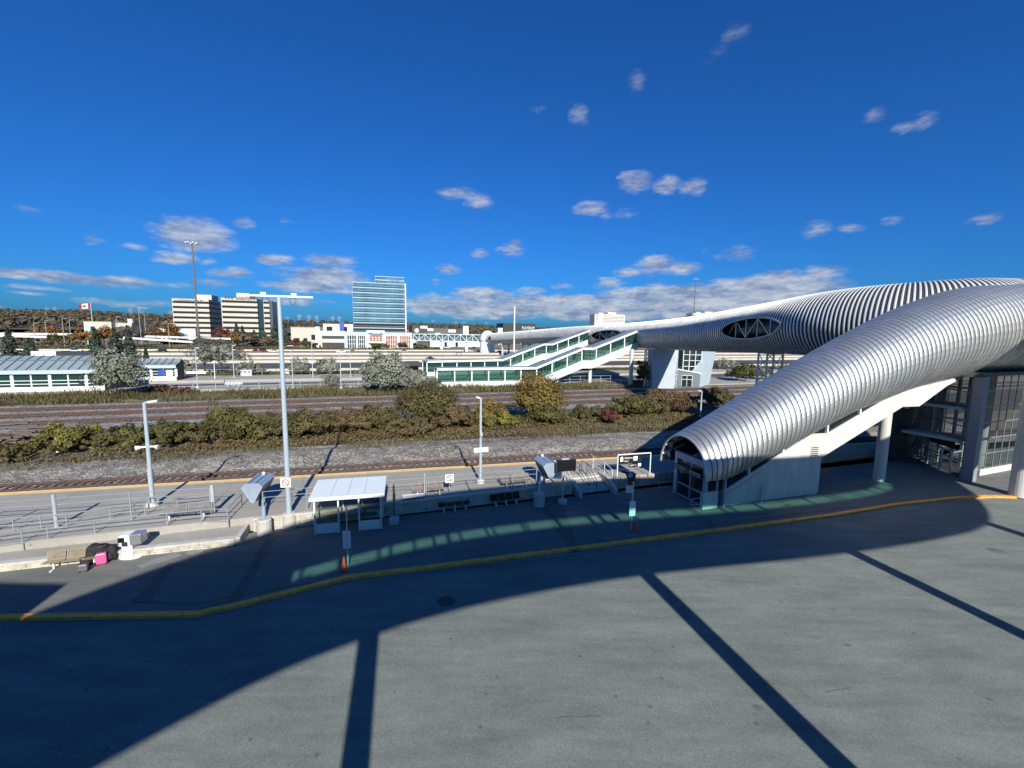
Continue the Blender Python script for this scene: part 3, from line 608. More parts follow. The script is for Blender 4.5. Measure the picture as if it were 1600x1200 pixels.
# which angle faces west? n2 points left of travel; point = q - n2*cos(a)*r, so a=pi is +n2 (west)
rib_tube(MSEC,lambda l:.32 if l<18 else (.32+.43*min(1,(l-18)/24) if l<60 else (.78 if l<140 else 1.0)),PROFM,76,'tube_shell',SKINM,bridge,hole=mhole,flat=.93,gapm=GAPM)
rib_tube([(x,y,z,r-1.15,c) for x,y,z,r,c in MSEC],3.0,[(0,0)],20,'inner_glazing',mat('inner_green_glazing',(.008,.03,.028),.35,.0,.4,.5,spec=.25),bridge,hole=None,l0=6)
for k,(lc,hw,ec,hh) in enumerate(OVS[:2]):
    b=MB(); l=lc-hw; npan=5; st=2*hw/npan
    for i in range(npan):
        q,t=station(evm,Lm,l+i*st); q2,t2=station(evm,Lm,l+(i+1)*st); n2=Vector((-t[1],t[0],0)); r=q[3]-.8
        a=Vector((q[0],q[1],q[2]))+n2*r; c=Vector((q2[0],q2[1],q2[2]))+n2*r; uh=Vector((0,0,1.25))
        b.beam(a-uh,a+uh,.16,.16)
        b.beam(a-uh,c+uh,.12,.12) if i%2 else b.beam(a+uh,c-uh,.12,.12)
    b.build('opening_truss',GALV,bridge)
    b=MB(); k=40; pp=[]
    for i in range(k):
        th=2*math.pi*i/k; q,t=station(evm,Lm,lc+hw*math.cos(th)); a=math.pi+ec+hh*math.sin(th); n2=Vector((-t[1],t[0],0)); r=q[3]-.0; pp.append(Vector(q[:3])-n2*math.cos(a)*r+Vector((0,0,math.sin(a)*r)))
    for i in range(k): b.beam(pp[i],pp[(i+1)%k],.24,.2)
    b.build('opening_rim',SKINM,bridge)
# piers
def qm(l): q,t=station(evm,Lm,l); return Vector((q[0],q[1],0)),Vector((t[0],t[1],0)),q
lp=l_of(1038); q,t,raw=qm(lp); zb_=raw[2]-raw[3]+.2; n2=Vector((-t.y,t.x,0))
b=MB(); wtop,wbot=3.3,2.75
b.slab([q-n2*wbot-t*.9,q+n2*wbot-t*.9,q+n2*wtop-t*.9+Vector((0,0,zb_)),q-n2*wtop-t*.9+Vector((0,0,zb_))],t*1.8); b.build('wall_pier',mat('pier_concrete',(.36,.40,.44),.85,0,.1,.6),bridge)
def trusspier(c,t,w,h,nseg,name='truss_pier'):
    b=MB(); n2=Vector((-t.y,t.x,0)); cs=[c+n2*sx*w/2+t*sy*w/2 for sx,sy in((-1,-1),(1,-1),(1,1),(-1,1))]
    for p in cs: b.beam(p,p+Vector((0,0,h)),.2,.2)
    for i in range(nseg):
        z0=h*i/nseg;z1=h*(i+1)/nseg
        for a,c2 in zip(cs,cs[1:]+cs[:1]):
            b.beam(a+Vector((0,0,z1)),c2+Vector((0,0,z1)),.1,.1); b.beam(a+Vector((0,0,z0)),c2+Vector((0,0,z1)),.09,.09)
    return b.build(name,GALV,bridge)
q2,t2,raw2=qm(l_of(1207)); trusspier(q2,t2,2.2,raw2[2]-raw2[3]+.2,5)
for sgn in (-1,1):
    trusspier(q+n2*sgn*3.5+t*1.2,t,.9,zb_,9,'lattice_frame')
q3,t3,raw3=qm(l_of(1000)); b=MB(); b.cyl(at(985,603,0),at(985,603,0)+Vector((0,0,9.3)),.5,n=14); b.build('round_column',CONCL,bridge)
for px in (905,862,822,790):
    q4,t4,r4=qm(l_of(px)); n4=Vector((-t4.y,t4.x,0)); b=MB(); nn=q4.dot(N)
    for sgn in (-1,1): b.cyl(q4+n4*sgn*1.9,q4+n4*sgn*1.9+Vector((0,0,r4[2]-2.6)),.55,n=10)
    b.beam(q4-n4*3+Vector((0,0,r4[2]-3.2)),q4+n4*3+Vector((0,0,r4[2]-3.2)),1.1,1.0); b.build('portal_pier',CONC,bridge)
# end rotunda and truss walkway to the shopping centre
qe=Vector((-15.5,265,0)); b=MB(); k=9
for i in range(k):
    a0=math.pi*i/k/2; pass
prof=[(5.0*math.cos(a),8.6+6.2*math.sin(a)) for a in [i*math.pi/2/16 for i in range(17)]]
prof2=[]
for i,(r,z) in enumerate(prof): prof2+= [(r,z),(max(0,r-.22),z)]
b.lathe(qe,[(4.6,1.5),(4.6,8.6)]+prof2,28); rt=b.build('rotunda',WHITE); tag(rt,'white ribbed dome ending the tubular footbridge beyond the highway','rotunda')
b=MB(); p0=P(648,524,286); p1=qe+Vector((-4.6,0,0)); p0=Vector((p0.x,p0.y,0)); zlo,zhi=8.0,12.2
tw=thing('truss_walkway','white steel truss walkway between the gym building and the ribbed dome','walkway',(p0.x,p0.y,0)); b=MB(); g=MB(); dv=(p1-p0); dv.z=0; L=dv.length; dv/=L; nv=Vector((-dv.y,dv.x,0)); kk=11
for off in (-1.5,1.5):
    for z in (zlo,zhi): b.beam(p0+nv*off+Vector((0,0,z)),p1+nv*off+Vector((0,0,z)),.35,.35)
    for i in range(kk):
        a=p0+dv*L*i/kk+nv*off; c=p0+dv*L*(i+1)/kk+nv*off; z0,z1=(zlo,zhi) if i%2 else (zhi,zlo)
        b.beam(a+Vector((0,0,zlo)),a+Vector((0,0,zhi)),.25,.25); b.beam(a+Vector((0,0,z0)),c+Vector((0,0,z1)),.25,.25)
b.build('truss',WHITE,tw)
g.slab([p0+Vector((0,0,zlo)),p1+Vector((0,0,zlo)),p1+Vector((0,0,zhi-.2)),p0+Vector((0,0,zhi-.2))],nv*.2); g.build('glazing',mat('walkway_glass',(.10,.17,.19),.2,0,.3,.4),tw)
for f_ in (.42,.8):
    b=MB(); c=p0+dv*L*f_; b.box((c.x,c.y,4.9),(1.6,1.6,6.4),ALPHA); b.build('pylon',WHITE,tw)
# ------------------------------------------------------------------ raised walkway behind the camera (casts the curved shade), parking garage, and a second one added to block skylight
WG=[(-26,-12),(-22.5,2),(-17.6,12.6),(-12.6,19.2),(-8.5,22.6),(-3.8,25.1),(2.3,27.2),(8,28.6),(14,29.8),(19.5,31),(25.3,32.6),(29.5,34.1),(32.2,35.9),(35,39.5),(38,45.5),(41,53),(44,61),(46,66.3)]
SHX,SHY=-math.sin(SUN_AZ)/math.tan(SUN_EL),math.cos(SUN_AZ)/math.tan(SUN_EL)
ZW=16.3; RW=3.4
WSEC=[(x-SHX*ZW,y-SHY*ZW,ZW,RW,.999) for x,y in WG]
walk=thing('raised_walkway','curved tubular glazed walkway above the road on round columns','walkway',(WSEC[5][0],WSEC[5][1],0))
evw,Lw=resample(WSEC,.5)
def whole(l,a):
    if l<34.5 or l>86: return False
    q,t=station(evw,Lw,l); n2=(-t[1],t[0]); sx=SD.x*n2[0]+SD.y*n2[1]; be=math.atan2(SD.z,sx)   # a measured so that x=-cos(a): angle of sun in section
    sa=math.pi-be; dl=.085
    d1=abs((a-sa+math.pi)%(2*math.pi)-math.pi); d2=abs((a-sa-math.pi+math.pi)%(2*math.pi)-math.pi)
    return min(d1,d2)<dl
_,_,_=rib_tube(WSEC,.6,[(0,-.06),(.06,0),(.94,0)],88,'tube_shell',mat('low_bounce_cladding',(.07,.07,.07),.5,.2,.1,.5),walk,hole=whole)  # unseen cladding made dark to cut light bounced into the shade
# glazing bars and panes closing the two slots
for side in (0,1):
    g=MB(); l=34.5; i=0; rr=random.Random(5)
    while l<86:
        st=2.35 if i%5 else .8; l2=min(Lw,l+st)
        def pt(l,da):
            q,t=station(evw,Lw,l); n2=(-t[1],t[0]); sx=SD.x*n2[0]+SD.y*n2[1]; be=math.atan2(SD.z,sx); a=math.pi-be+da+(math.pi if side else 0); r=q[3]-.02
            return Vector((q[0]-n2[0]*math.cos(a)*r,q[1]-n2[1]*math.cos(a)*r,q[2]+math.sin(a)*r))
        g.sheet([pt(l,-.12),pt(l2,-.12),pt(l2,.12),pt(l,.12)]); bars=MB(); bars.beam(pt(l,-.12),pt(l,.12),.16,.16); bars.build('glazing_bar',GALV,walk); l=l2; i+=1
    g.build('slot_panes',STRIPG,walk)
q,t=station(evw,Lw,Lw); n2=Vector((-t[1],t[0],0)); b=MB(); b.sheet([Vector(q[:3])+n2*math.cos(a)*RW+Vector((0,0,math.sin(a)*RW)) for a in [i*math.pi/16 for i in range(32)]]); b.build('end_wall',INNER,walk)
for (px,py) in ((565,1090),(1165,1050),(1462,925),(1550,820)):
    g0=at(px,py,-.1); best=None
    for l in np.arange(0,Lw,.1):
        q=evw(l); k=(q[1]-g0.y)/(-math.cos(SUN_AZ)); x=g0.x+math.sin(SUN_AZ)*k; e=abs(x-q[0])
        if best is None or e<best[0]: best=(e,q)
    q=best[1]; b=MB(); b.cyl((q[0],q[1],-.1),(q[0],q[1],ZW-RW+.3),.42,n=20); b.build('column',CONCL,walk)
cx,cy=-21.8-SHX*14,19.9-SHY*14
gar=thing('parking_garage','concrete parking garage standing behind the viewpoint','building',(cx-30,cy-15,0)); b=MB(); b.box((cx-30,cy-15,7),(60,30,14)); b.build('wall',mat('garage_dark_concrete',(.13,.13,.125),.9,0,.2,.3),gar)
b=MB()
for k in range(4): b.box((cx-30,cy+.03,2.2+k*3.2),(58,.05,1.2))
b.build('deck_opening',DARK,gar)
sky_block=thing('parking_garage','large garage block added unseen across the road to deepen the shade','building',(0,-60,0)); b=MB(); b.box((5,-75,12),(190,50,24)); b.build('wall',MATS['garage_dark_concrete'],sky_block)  # added out of view to block low skylight from the shaded ground
for k in range(5): b=MB(); b.box((5,-49.97,3+k*4.4),(186,.06,1.5)); b.build('deck_opening',DARK,sky_block)
# ------------------------------------------------------------------ glass lift tower on the right
G0=at(1500,748);G1=at(1592,731); gd=(G1-G0).normalized(); G1=G0+gd*9; G2=at(1424,716); ge=(G2-G0); gl=ge.length; ge/=gl
tower=thing('glass_tower','tall glazed lift tower with dark frames under the end of the ribbed tube','tower',tuple(G0))
HT=9.5
def gp(a,u,v): return a+u*v
up=Vector((0,0,1))
for (o,dv,L,nm,z0) in ((G0,gd,9.0,'front',.55),(G0,ge,gl,'side',.05)):
    nx=int(L/1.15); nz=6
    b=MB(); b.sheet([o+up*z0,o+dv*L+up*z0,o+dv*L+up*HT,o+up*HT]); b.build('glazing',MATS.get('tower_pane') or glassmat('tower_pane',(.012,.018,.02),.6,tc=(.86,.92,.92)),tower)
    b=MB()
    for i in range(nx+1): b.beam(o+dv*L*i/nx+up*z0,o+dv*L*i/nx+up*HT,.05,.1)
    for k in range(nz+1): z=z0+(HT-z0)*k/nz; b.beam(o+up*z,o+dv*L+up*z,.05,.1)
    b.build('mullions',mat('dark_grey_mullion',(.22,.25,.27),.4,.4,.1,2),tower)
b=MB(); gn=Vector((gd.y,-gd.x,0)); b.slab([G0+gd*.4+gn*.12,G0+gd*2.0+gn*.12,G0+gd*2.0+gn*.12+up*.6,G0+gd*.4+gn*.12+up*.6],-gn*.4); b.build('base_wall',CONCL,tower)
b=MB(); b.slab([G0+gd*2.9+gn*.12,G0+gd*9+gn*.12,G0+gd*9+gn*.12+up*.6,G0+gd*2.9+gn*.12+up*.6],-gn*.4); b.build('base_wall',CONCL,tower)
b=MB(); b.box((G0+gn*.5+gd*.1+up*4.7),(.75,.75,9.4),math.atan2(gd.y,gd.x)); b.build('square_pillar',mat('slate_pillar',(.20,.235,.27),.6,0,.08,1),tower)
b=MB(); c=at(1592,775); b.cyl(c,c+up*9.4,.62,n=24); b.build('round_column',CONCL,tower)
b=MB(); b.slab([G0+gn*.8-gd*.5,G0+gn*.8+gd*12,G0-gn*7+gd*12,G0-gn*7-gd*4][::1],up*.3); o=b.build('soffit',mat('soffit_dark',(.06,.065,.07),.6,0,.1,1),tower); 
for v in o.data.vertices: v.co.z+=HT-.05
# interior: white lift frame, floors, lit lamps omitted
b=MB()
for x,y in ((3.2,2.2),(5.0,2.2),(5.0,4.0),(3.2,4.0)): b.beam(G0+gd*x-gn*y,G0+gd*x-gn*y+up*9,.22,.22)
for z in (1.6,3.1,4.7,6.3,7.9): b.beam(G0+gd*3.2-gn*2.2+up*z,G0+gd*5-gn*2.2+up*z,.14,.14); b.beam(G0+gd*5-gn*2.2+up*z,G0+gd*5-gn*4+up*z,.14,.14)
b.build('lift_frame',WHITE,tower)
b=MB(); b.slab([G0-gn*6,G0+gd*9-gn*6,G0+gd*9-gn*6+up*9,G0-gn*6+up*9],gn*.2); b.build('back_wall',mat('tower_back',(.05,.055,.06),.6,0,.5,.6),tower)
for z in (3.2,6.2):
    b=MB(); b.slab([G0-gn*.6+gd*.4+up*z,G0+gd*2.9-gn*.6+up*z,G0+gd*2.9-gn*5+up*z,G0-gn*5+gd*.4+up*z],up*.25); b.build('floor_slab',CONCL,tower)
# doors and sign on the side face
gs=Vector((-ge.y,ge.x,0)); gs=gs if gs.dot(Vector((-1,-1,0)))>0 else -gs
for k in range(2):
    b=MB(); o=G0+ge*(1.2+k*1.25)+gs*.08
    for a,c in ((0,0),(1.2,1.2)): b.beam(o+ge*a,o+ge*a+up*2.2,.09,.09)
    b.beam(o+up*.06,o+ge*1.2+up*.06,.09,.09); b.beam(o+up*2.2,o+ge*1.2+up*2.2,.09,.09); b.beam(o+up*1.05,o+ge*1.2+up*1.05,.06,.06); b.build('door',GALV,tower)
b=MB(); b.slab([G0+ge*.9+gs*.12+up*2.5,G0+ge*4.1+gs*.12+up*2.5,G0+ge*4.1+gs*.12+up*3.2,G0+ge*.9+gs*.12+up*3.2],gs*.08); sg=b.build('door_sign',BLACK,tower)
b=MB()
for k in range(4):
    o=G0+ge*(4.6+k*.28)+gs*(.2+.15*k); b.beam(o+up*(3.0+.5*k),o+ge*1.6+gs*.3+up*(.4+.3*k)*(1 if k%2 else 3),.05,.22)
b.build('stair_fin',mat('fin_blue_grey',(.28,.33,.37),.4,.4,.1,2),tower)
# ------------------------------------------------------------------ vegetation
def leafmesh(name,pts,nrm,size,m,tint,parent=None,aspect=1.0,jit=.5):
    """one quad per point, facing roughly along nrm"""
    n=len(pts); nr=nrm+RNG.normal(0,jit,(n,3)); nr/=np.linalg.norm(nr,axis=1)[:,None]+1e-9
    a=np.cross(nr,RNG.normal(0,1,(n,3))); a/=np.linalg.norm(a,axis=1)[:,None]+1e-9; bb=np.cross(nr,a)
    sz=(size if np.ndim(size) else np.full(n,size))*RNG.uniform(.6,1.4,n); a=a*sz[:,None]*.5*aspect; bb=bb*sz[:,None]*.5
    v=np.stack([pts-a,pts-bb,pts+a,pts+bb],1).reshape(-1,3)
    if parent: v=v-np.array(parent.location)
    me=bpy.data.meshes.new(name); me.vertices.add(4*n); me.vertices.foreach_set('co',v.astype(np.float32).ravel())
    me.loops.add(4*n); me.loops.foreach_set('vertex_index',np.arange(4*n,dtype=np.int32)); me.polygons.add(n); me.polygons.foreach_set('loop_start',np.arange(0,4*n,4,dtype=np.int32))
    me.update(calc_edges=True); at_=me.attributes.new('tint','FLOAT','FACE'); at_.data.foreach_set('value',np.clip(tint,0,1).astype(np.float32))
    me.materials.append(m); o=bpy.data.objects.new(name,me); COL.objects.link(o)
    if parent: o.parent=parent
    return o
def clumpcloud(c,rad,nclump,nleaf,cr,low=-.2,shell=.75):
    """leaf points in lumpy clumps filling an ellipsoid"""
    c=np.array(c,float); rad=np.array(rad,float); d=RNG.normal(0,1,(nclump*3,3)); d/=np.linalg.norm(d,axis=1)[:,None]; d=d[d[:,2]>low][:nclump]
    cc=c+d*rad*RNG.uniform(shell-.35,1.0,(len(d),1)); ct=RNG.uniform(0,1,len(d)); i=RNG.integers(0,len(d),nleaf)
    e=RNG.normal(0,1,(nleaf,3)); e/=np.linalg.norm(e,axis=1)[:,None]; rr=cr*RNG.uniform(.5,1.3,len(d))[i]*RNG.uniform(.55,1.0,nleaf)
    p=cc[i]+e*rr[:,None]*np.array([1,1,.85]); nrm=e*.6+(p-c)/rad*.8; return p,nrm,ct[i]*.7+RNG.uniform(0,.3,nleaf)
VINE=leafmat('vine_leaf',[(.05,.05,.02),(.085,.08,.03),(.125,.105,.045),(.18,.145,.06)]); VINEY=leafmat('yellow_vine_leaf',[(0.065,0.068,0.023),(0.117,0.117,0.033),(0.195,0.176,0.039),(0.260,0.215,0.046)])
VINER=leafmat('russet_vine_leaf',[(0.065,0.055,0.029),(0.111,0.091,0.042),(0.156,0.111,0.055),(0.169,0.091,0.058)]); VINEG=leafmat('green_vine_leaf',[(.04,.048,.016),(.08,.082,.026),(.12,.112,.036),(.17,.145,.05)])
VINEO=leafmat('orange_vine_leaf',[(.06,.055,.02),(.12,.10,.03),(.22,.16,.045),(.27,.15,.05)]); VINERED=leafmat('crimson_leaf',[(.06,.03,.022),(.12,.04,.035),(.19,.06,.06)])
OLIVE=leafmat('silver_green_leaf',[(.075,.085,.06),(.15,.165,.12),(.24,.255,.20),(.32,.33,.27)]); SPRUCE=leafmat('spruce_needle',[(0.018,0.027,0.019),(0.045,0.063,0.045),(0.083,0.105,0.075)],.1)
BROWNL=leafmat('brown_twig_leaf',[(0.068,0.054,0.036),(0.128,0.099,0.063),(0.195,0.150,0.090)]); GREYTW=leafmat('bare_grey_twig',[(.06,.05,.042),(.11,.095,.08),(.17,.15,.13)]); ORANGEL=leafmat('orange_autumn_leaf',[(.10,.05,.02),(.20,.10,.03),(.30,.17,.05)])
GREENL=leafmat('dull_green_leaf',[(0.028,0.035,0.014),(0.063,0.073,0.025),(0.105,0.105,0.042)]); DRYG=leafmat('dry_grass',[(0.075,0.065,0.033),(0.125,0.106,0.056),(0.175,0.150,0.088)],.2); WEEDG=leafmat('green_weed',[(0.036,0.038,0.014),(0.078,0.074,0.029),(0.144,0.120,0.054)],.2)
BARK=mat('bark',(.07,.055,.045),.9,0,.25,3)
def bush(label,px,n_,w,h,m,nl=5200,group=None,name='shrub',size=.17,low=-.1,cat='shrub',dep=.8,stems=True,z=None):
    c=P(px,600,n_); z=0.0 if z is None else z; t=thing(name,label,cat,(c.x,c.y,z),group)
    p,nr,ti=clumpcloud((c.x,c.y,z+h*.38),(w/2,w/2*dep,h*.6),int(30+nl/220),nl,min(w,h)*.2,low); k=p[:,2]>z+.02; 
    leafmesh('foliage',p[k],nr[k],size,m,ti[k],t)
    b=MB(); rr=random.Random(int(px*7))
    for i in range(6): a=rr.uniform(0,6.28); r=w*.28; b.cyl((c.x+.1*math.cos(a),c.y+.1*math.sin(a),z),(c.x+r*math.cos(a),c.y+r*math.sin(a),z+h*.7),.05,.015,5)
    b.build('branch',BARK,t); return t
HG='shrubs and vines along the strip between the tracks'
HB=[(20,52.5,8,1.7,VINE,'low tangled dark green vine mound in front of the timber pile at the left edge'),(98,55.5,6,3.4,VINEY,'yellow green shrub around the white marker post'),(165,55,9,2.2,VINE,'long low green vine mound right of the white marker post'),
(225,55.5,8,3.2,VINEG,'green vine mound directly behind the left slim lamp pole'),(290,55,8,2.9,VINE,'dull green low vine mound between the slim pole and the tall bush'),(352,56,5.0,5.4,VINEG,'tall green bush with a pale yellow top left of the tall lamp pole'),
(382,54.5,4.5,4.2,VINEG,'dense green bush just left of the tall lamp pole'),(425,55,7,3.9,VINE,'dark green mound directly behind the tall lamp pole'),(478,55,8,4.3,VINE,'green brown mound crossed by the shadow of the tall lamp pole'),(535,55.5,8,4.0,VINER,'russet and green vine mound above the shelter roof'),
(590,55.5,7,4.4,VINE,'brown green vine mound left of the white track sign'),(668,57,8,6.2,VINE,'big rounded green bush right of the white track sign'),(640,53.5,7,3.0,VINER,'low reddish vine mound below the white track sign'),(712,55,6,4.0,VINER,'russet bramble mound left of the middle slim pole'),
(765,56,4.5,4.6,VINEO,'thin yellow orange sapling just right of the middle slim pole'),(785,53.5,5,3.2,VINEY,'bright yellow green shrub left of the big orange bush'),(842,57.5,7.5,7.6,VINEO,'tallest round bush with orange and yellow leaves at the hedge centre'),(862,54.5,6,4.0,VINEG,'dark green base shrub in front of the big orange bush'),
(925,56,6,3.0,VINE,'olive green mound right of the big orange bush'),(955,53.5,2.4,2.6,VINERED,'small bright red shrub in the hedge'),(985,56.5,8,4.6,VINEG,'green shrub right of the small red shrub'),(1030,58,8,5.2,VINER,'large brown russet bush near the shade of the ribbed tube'),
(1072,58,6,4.4,VINER,'reddish brown bush beside the right slim lamp pole'),(1118,62,7,4.4,VINE,'olive bush right of the right slim lamp pole'),(745,57.5,3,2.6,BROWNL,'small bare brown thicket behind the middle slim pole')]
for px,n_,w,h,m_,l in HB: h=h*(.8 if h<6 else .96); bush(l,px,n_,w,h,m_,int(900+w*h*340),HG,size=.19)
# ground cover between bushes and dry weeds
def cover(name,label,n0,n1,s0,s1,cnt,hgt,m,size,seed,dens=.0,z=0):
    ss=RNG.uniform(s0,s1,cnt); nn=RNG.uniform(n0,n1,cnt); x=D.x*ss+N.x*nn; y=D.y*ss+N.y*nn
    keep=np.array([mnoise.noise(Vector((a*.16,c*.16,seed)))>dens for a,c in zip(x,y)]); x=x[keep];y=y[keep];k=len(x)
    zz=RNG.uniform(0,1,k)**1.3*hgt*np.array([.6+.8*mnoise.noise(Vector((a*.1,c*.1,seed+5))) for a,c in zip(x,y)]).clip(.2,2)+z
    p=np.stack([x,y,zz],1); nr=np.tile(np.array([0,-.5,.6]),(k,1)); o=leafmesh(name,p,nr,size,m,RNG.uniform(0,1,k)); o['kind']='stuff'; return o
cover('ground_ivy','',50.8,60,-75,48,60000,1.05,VINE,.2,2.2,-.25); cover('russet_bramble','',51,59,-20,48,26000,1.15,VINER,.19,6.2,-.12); cover('dead_bramble','',49.2,52.5,-70,44,9000,.6,BROWNL,.2,4.2,-.1); cover('dry_weeds','',60,66,-90,60,6000,.35,BROWNL,.18,7.2,.0)
def blades(name,n0,n1,s0,s1,cnt,h,m,seed,dens=-.3,z=0.0,w=.05):
    ss=RNG.uniform(s0,s1,cnt); nn=RNG.uniform(n0,n1,cnt); x=D.x*ss+N.x*nn; y=D.y*ss+N.y*nn
    f=np.array([mnoise.noise(Vector((a*.12,c*.3,seed))) for a,c in zip(x,y)]); k=f>dens; x=x[k];y=y[k];f=f[k];n=len(x); hh=h*RNG.uniform(.4,1.2,n)*(1+.9*f)
    lean=RNG.normal(0,.3,(n,2))*hh[:,None]; an=RNG.uniform(0,3.14,n); dx=np.cos(an)*w;dy=np.sin(an)*w
    zz=np.full(n,z); v=np.stack([np.stack([x-dx,y-dy,zz],1),np.stack([x+dx,y+dy,zz],1),np.stack([x+lean[:,0],y+lean[:,1],zz+hh],1)],1).reshape(-1,3)
    me=bpy.data.meshes.new(name); me.vertices.add(3*n); me.vertices.foreach_set('co',v.astype(np.float32).ravel()); me.loops.add(3*n); me.loops.foreach_set('vertex_index',np.arange(3*n,dtype=np.int32)); me.polygons.add(n); me.polygons.foreach_set('loop_start',np.arange(0,3*n,3,dtype=np.int32)); me.update(calc_edges=True)
    a=me.attributes.new('tint','FLOAT','FACE'); a.data.foreach_set('value',np.clip(RNG.uniform(0,1,n)*.6+f*.8+.1,0,1).astype(np.float32)); me.materials.append(m); o=bpy.data.objects.new(name,me); COL.objects.link(o); o['kind']='stuff'; return o
blades('tall_dry_grass',90,101,-150,70,34000,.66,DRYG,1.1,-.25,w=.09); blades('green_weeds',90,102,-150,75,22000,.95,WEEDG,5.5,.02,w=.12); blades('verge_grass',131.5,148,-220,160,30000,.7,WEEDG,8.5,-.6,w=.14)
blades('dead_grass',47,51,-60,44,9000,.55,DRYG,9.1,-.2,w=.05)
# far verge beyond the highway
blades('far_verge_grass',270,300,-330,40,16000,1.0,WEEDG,12.5,-.6,z=2.2,w=.4)
OG='silver green shrubs by the north platform'
bush('large silver green rounded shrub left of the lower covered stair',605,92.5,11.5,8.6,OLIVE,9000,OG,size=.34,dep=.7,name='silver_shrub'); bush('low silver shrub beside the glazed end of the lower covered stair',662,93,7,4.2,OLIVE,4200,OG,size=.3,name='silver_shrub')
bush('tall grey green shrub in front of the long blue roofed waiting room',187,97,8.5,9.2,OLIVE,7500,OG,size=.34,name='silver_shrub'); bush('small silver sapling left of a platform lamp',470,133,6,5.2,OLIVE,2600,OG,size=.34,name='silver_shrub'); bush('silver sapling on the grassy verge between two platform lamps',513,133,7,5.6,OLIVE,3000,OG,size=.34,name='silver_shrub')
bush('faint leafy weed tree on the edge of the island platform',517,100.5,4,4.6,OLIVE,900,OG,size=.25,name='silver_shrub')
for px,n_,w,h,l in ((1150,100,6,4.5,'silvery bushes just right of the white lift tower'),(1185,101,8,4.4,'silver shrub between the dark bush and the lattice pier'),(1235,102,9,5,'silver shrub right of the lattice pier, above the ribbed tube'),(1130,130,12,4.5,'grey scrub against the highway wall right of the lift tower')): bush(l,px,n_,w,h,OLIVE,3200,OG,size=.33,name='silver_shrub')
bush('dark green dense bush standing right of the white lift tower',1163,96,6.5,5.6,VINEG,3800,OG,size=.3,name='dark_shrub')
bush('ivy climbing the foot of the blue grey wall pier',1003,89.5,3.6,7.6,GREENL,3600,None,size=.25,name='ivy')
bush('red leaved low shrub on the bank right of the waiting room',250,100,8,1.8,VINERED,1500,None,size=.22,name='red_shrub'); bush('second smaller red leaved shrub on the bank near the signed lamp',288,100.5,5,1.3,VINERED,900,None,size=.22,name='red_shrub')
def tree(label,c,h,w,m,trunk=.3,nl=3000,size=.5,group=None,name='tree',cat='tree',low=-.5):
    t=thing(name,label,cat,tuple(c),group); z=c[2]
    p,nr,ti=clumpcloud((c[0],c[1],z+h*.62),(w/2,w/2,h*.42),int(24+nl/90),nl,min(w,h)*.16,low,.7); leafmesh('crown',p,nr,size,m,ti,t)
    b=MB(); b.cyl((c[0],c[1],z-.2),(c[0],c[1],z+h*.6),trunk*.5,trunk*.2,8); rr=random.Random(int(h*31+c[0]))
    for i in range(8):
        a=i*.785+rr.uniform(-.3,.3); z0=z+h*rr.uniform(.22,.5); b.cyl((c[0],c[1],z0),(c[0]+math.cos(a)*w*.36,c[1]+math.sin(a)*w*.36,z0+h*rr.uniform(.18,.38)),trunk*.22,trunk*.05,5)
    b.build('trunk',BARK,t); return t
def spruce(label,c,h,w,group=None,nl=2600,size=.55):
    t=thing('spruce_tree',label,'spruce',tuple(c),group); z=c[2]; u=RNG.uniform(.06,1,nl)**.75; u=1-(1-u)*1.0; lev=np.floor(u*14)/14+RNG.uniform(0,.05,nl)
    r=(1-lev)*w/2*RNG.uniform(.35,1.08,nl); a=RNG.uniform(0,6.283,nl); lobes=1+.22*np.sin(a*5+lev*40); r=r*lobes
    p=np.stack([c[0]+np.cos(a)*r,c[1]+np.sin(a)*r,z+h*.05+lev*h*.95-r*.22],1); nr=np.stack([np.cos(a)*.6,np.sin(a)*.6,np.full(nl,.7)],1); leafmesh('crown',p,nr,size,SPRUCE,RNG.uniform(0,1,nl),t)
    b=MB(); b.cyl((c[0],c[1],z-.2),(c[0],c[1],z+h*.93),h*.016,.03,7); b.build('trunk',BARK,t); return t
def gz(px,n_): c=P(px,540,n_); return (c.x,c.y,zt(n_)-.1)
SG='spruces along the highway'
for px,n_,top,w,l in ((15,145,512,7,'tall narrow spruce at the far left edge behind the waiting room roof'),(47,140,527,7.5,'broad dark spruce above the waiting room roof, second from left'),(150,140,512,6.5,'slim dark spruce left of the tall grey green shrub'),(180,150,513,7.5,'blue green spruce behind the tall grey green shrub'),(202,152,516,7,'rightmost spruce behind the tall grey green shrub'),(227,146,545,3,'tiny spruce at the highway edge right of the grey green shrub')):
    c=gz(px,n_); spruce(l,c,zat(c,top)-c[2],w,SG)
for px,n_,top,w,l in ((371,335,505,9,'dark spruce in front of the right white office block'),(380,338,509,7,'small pointed spruce at the foot of the right white office block'),(411,330,512,13,'broad spruce below the dark corner of the right office block'),(430,325,508,13,'tallest dark spruce right of the right office block'),(398,326,516,10,'bushy spruce left of the broad spruce by the office'),(447,330,517,9,'spruce at the right end of the office row')):
    c=gz(px,n_); spruce(l,c,zat(c,top)-c[2],w,SG,1500,1.0)
TG='autumn trees beyond the highway'
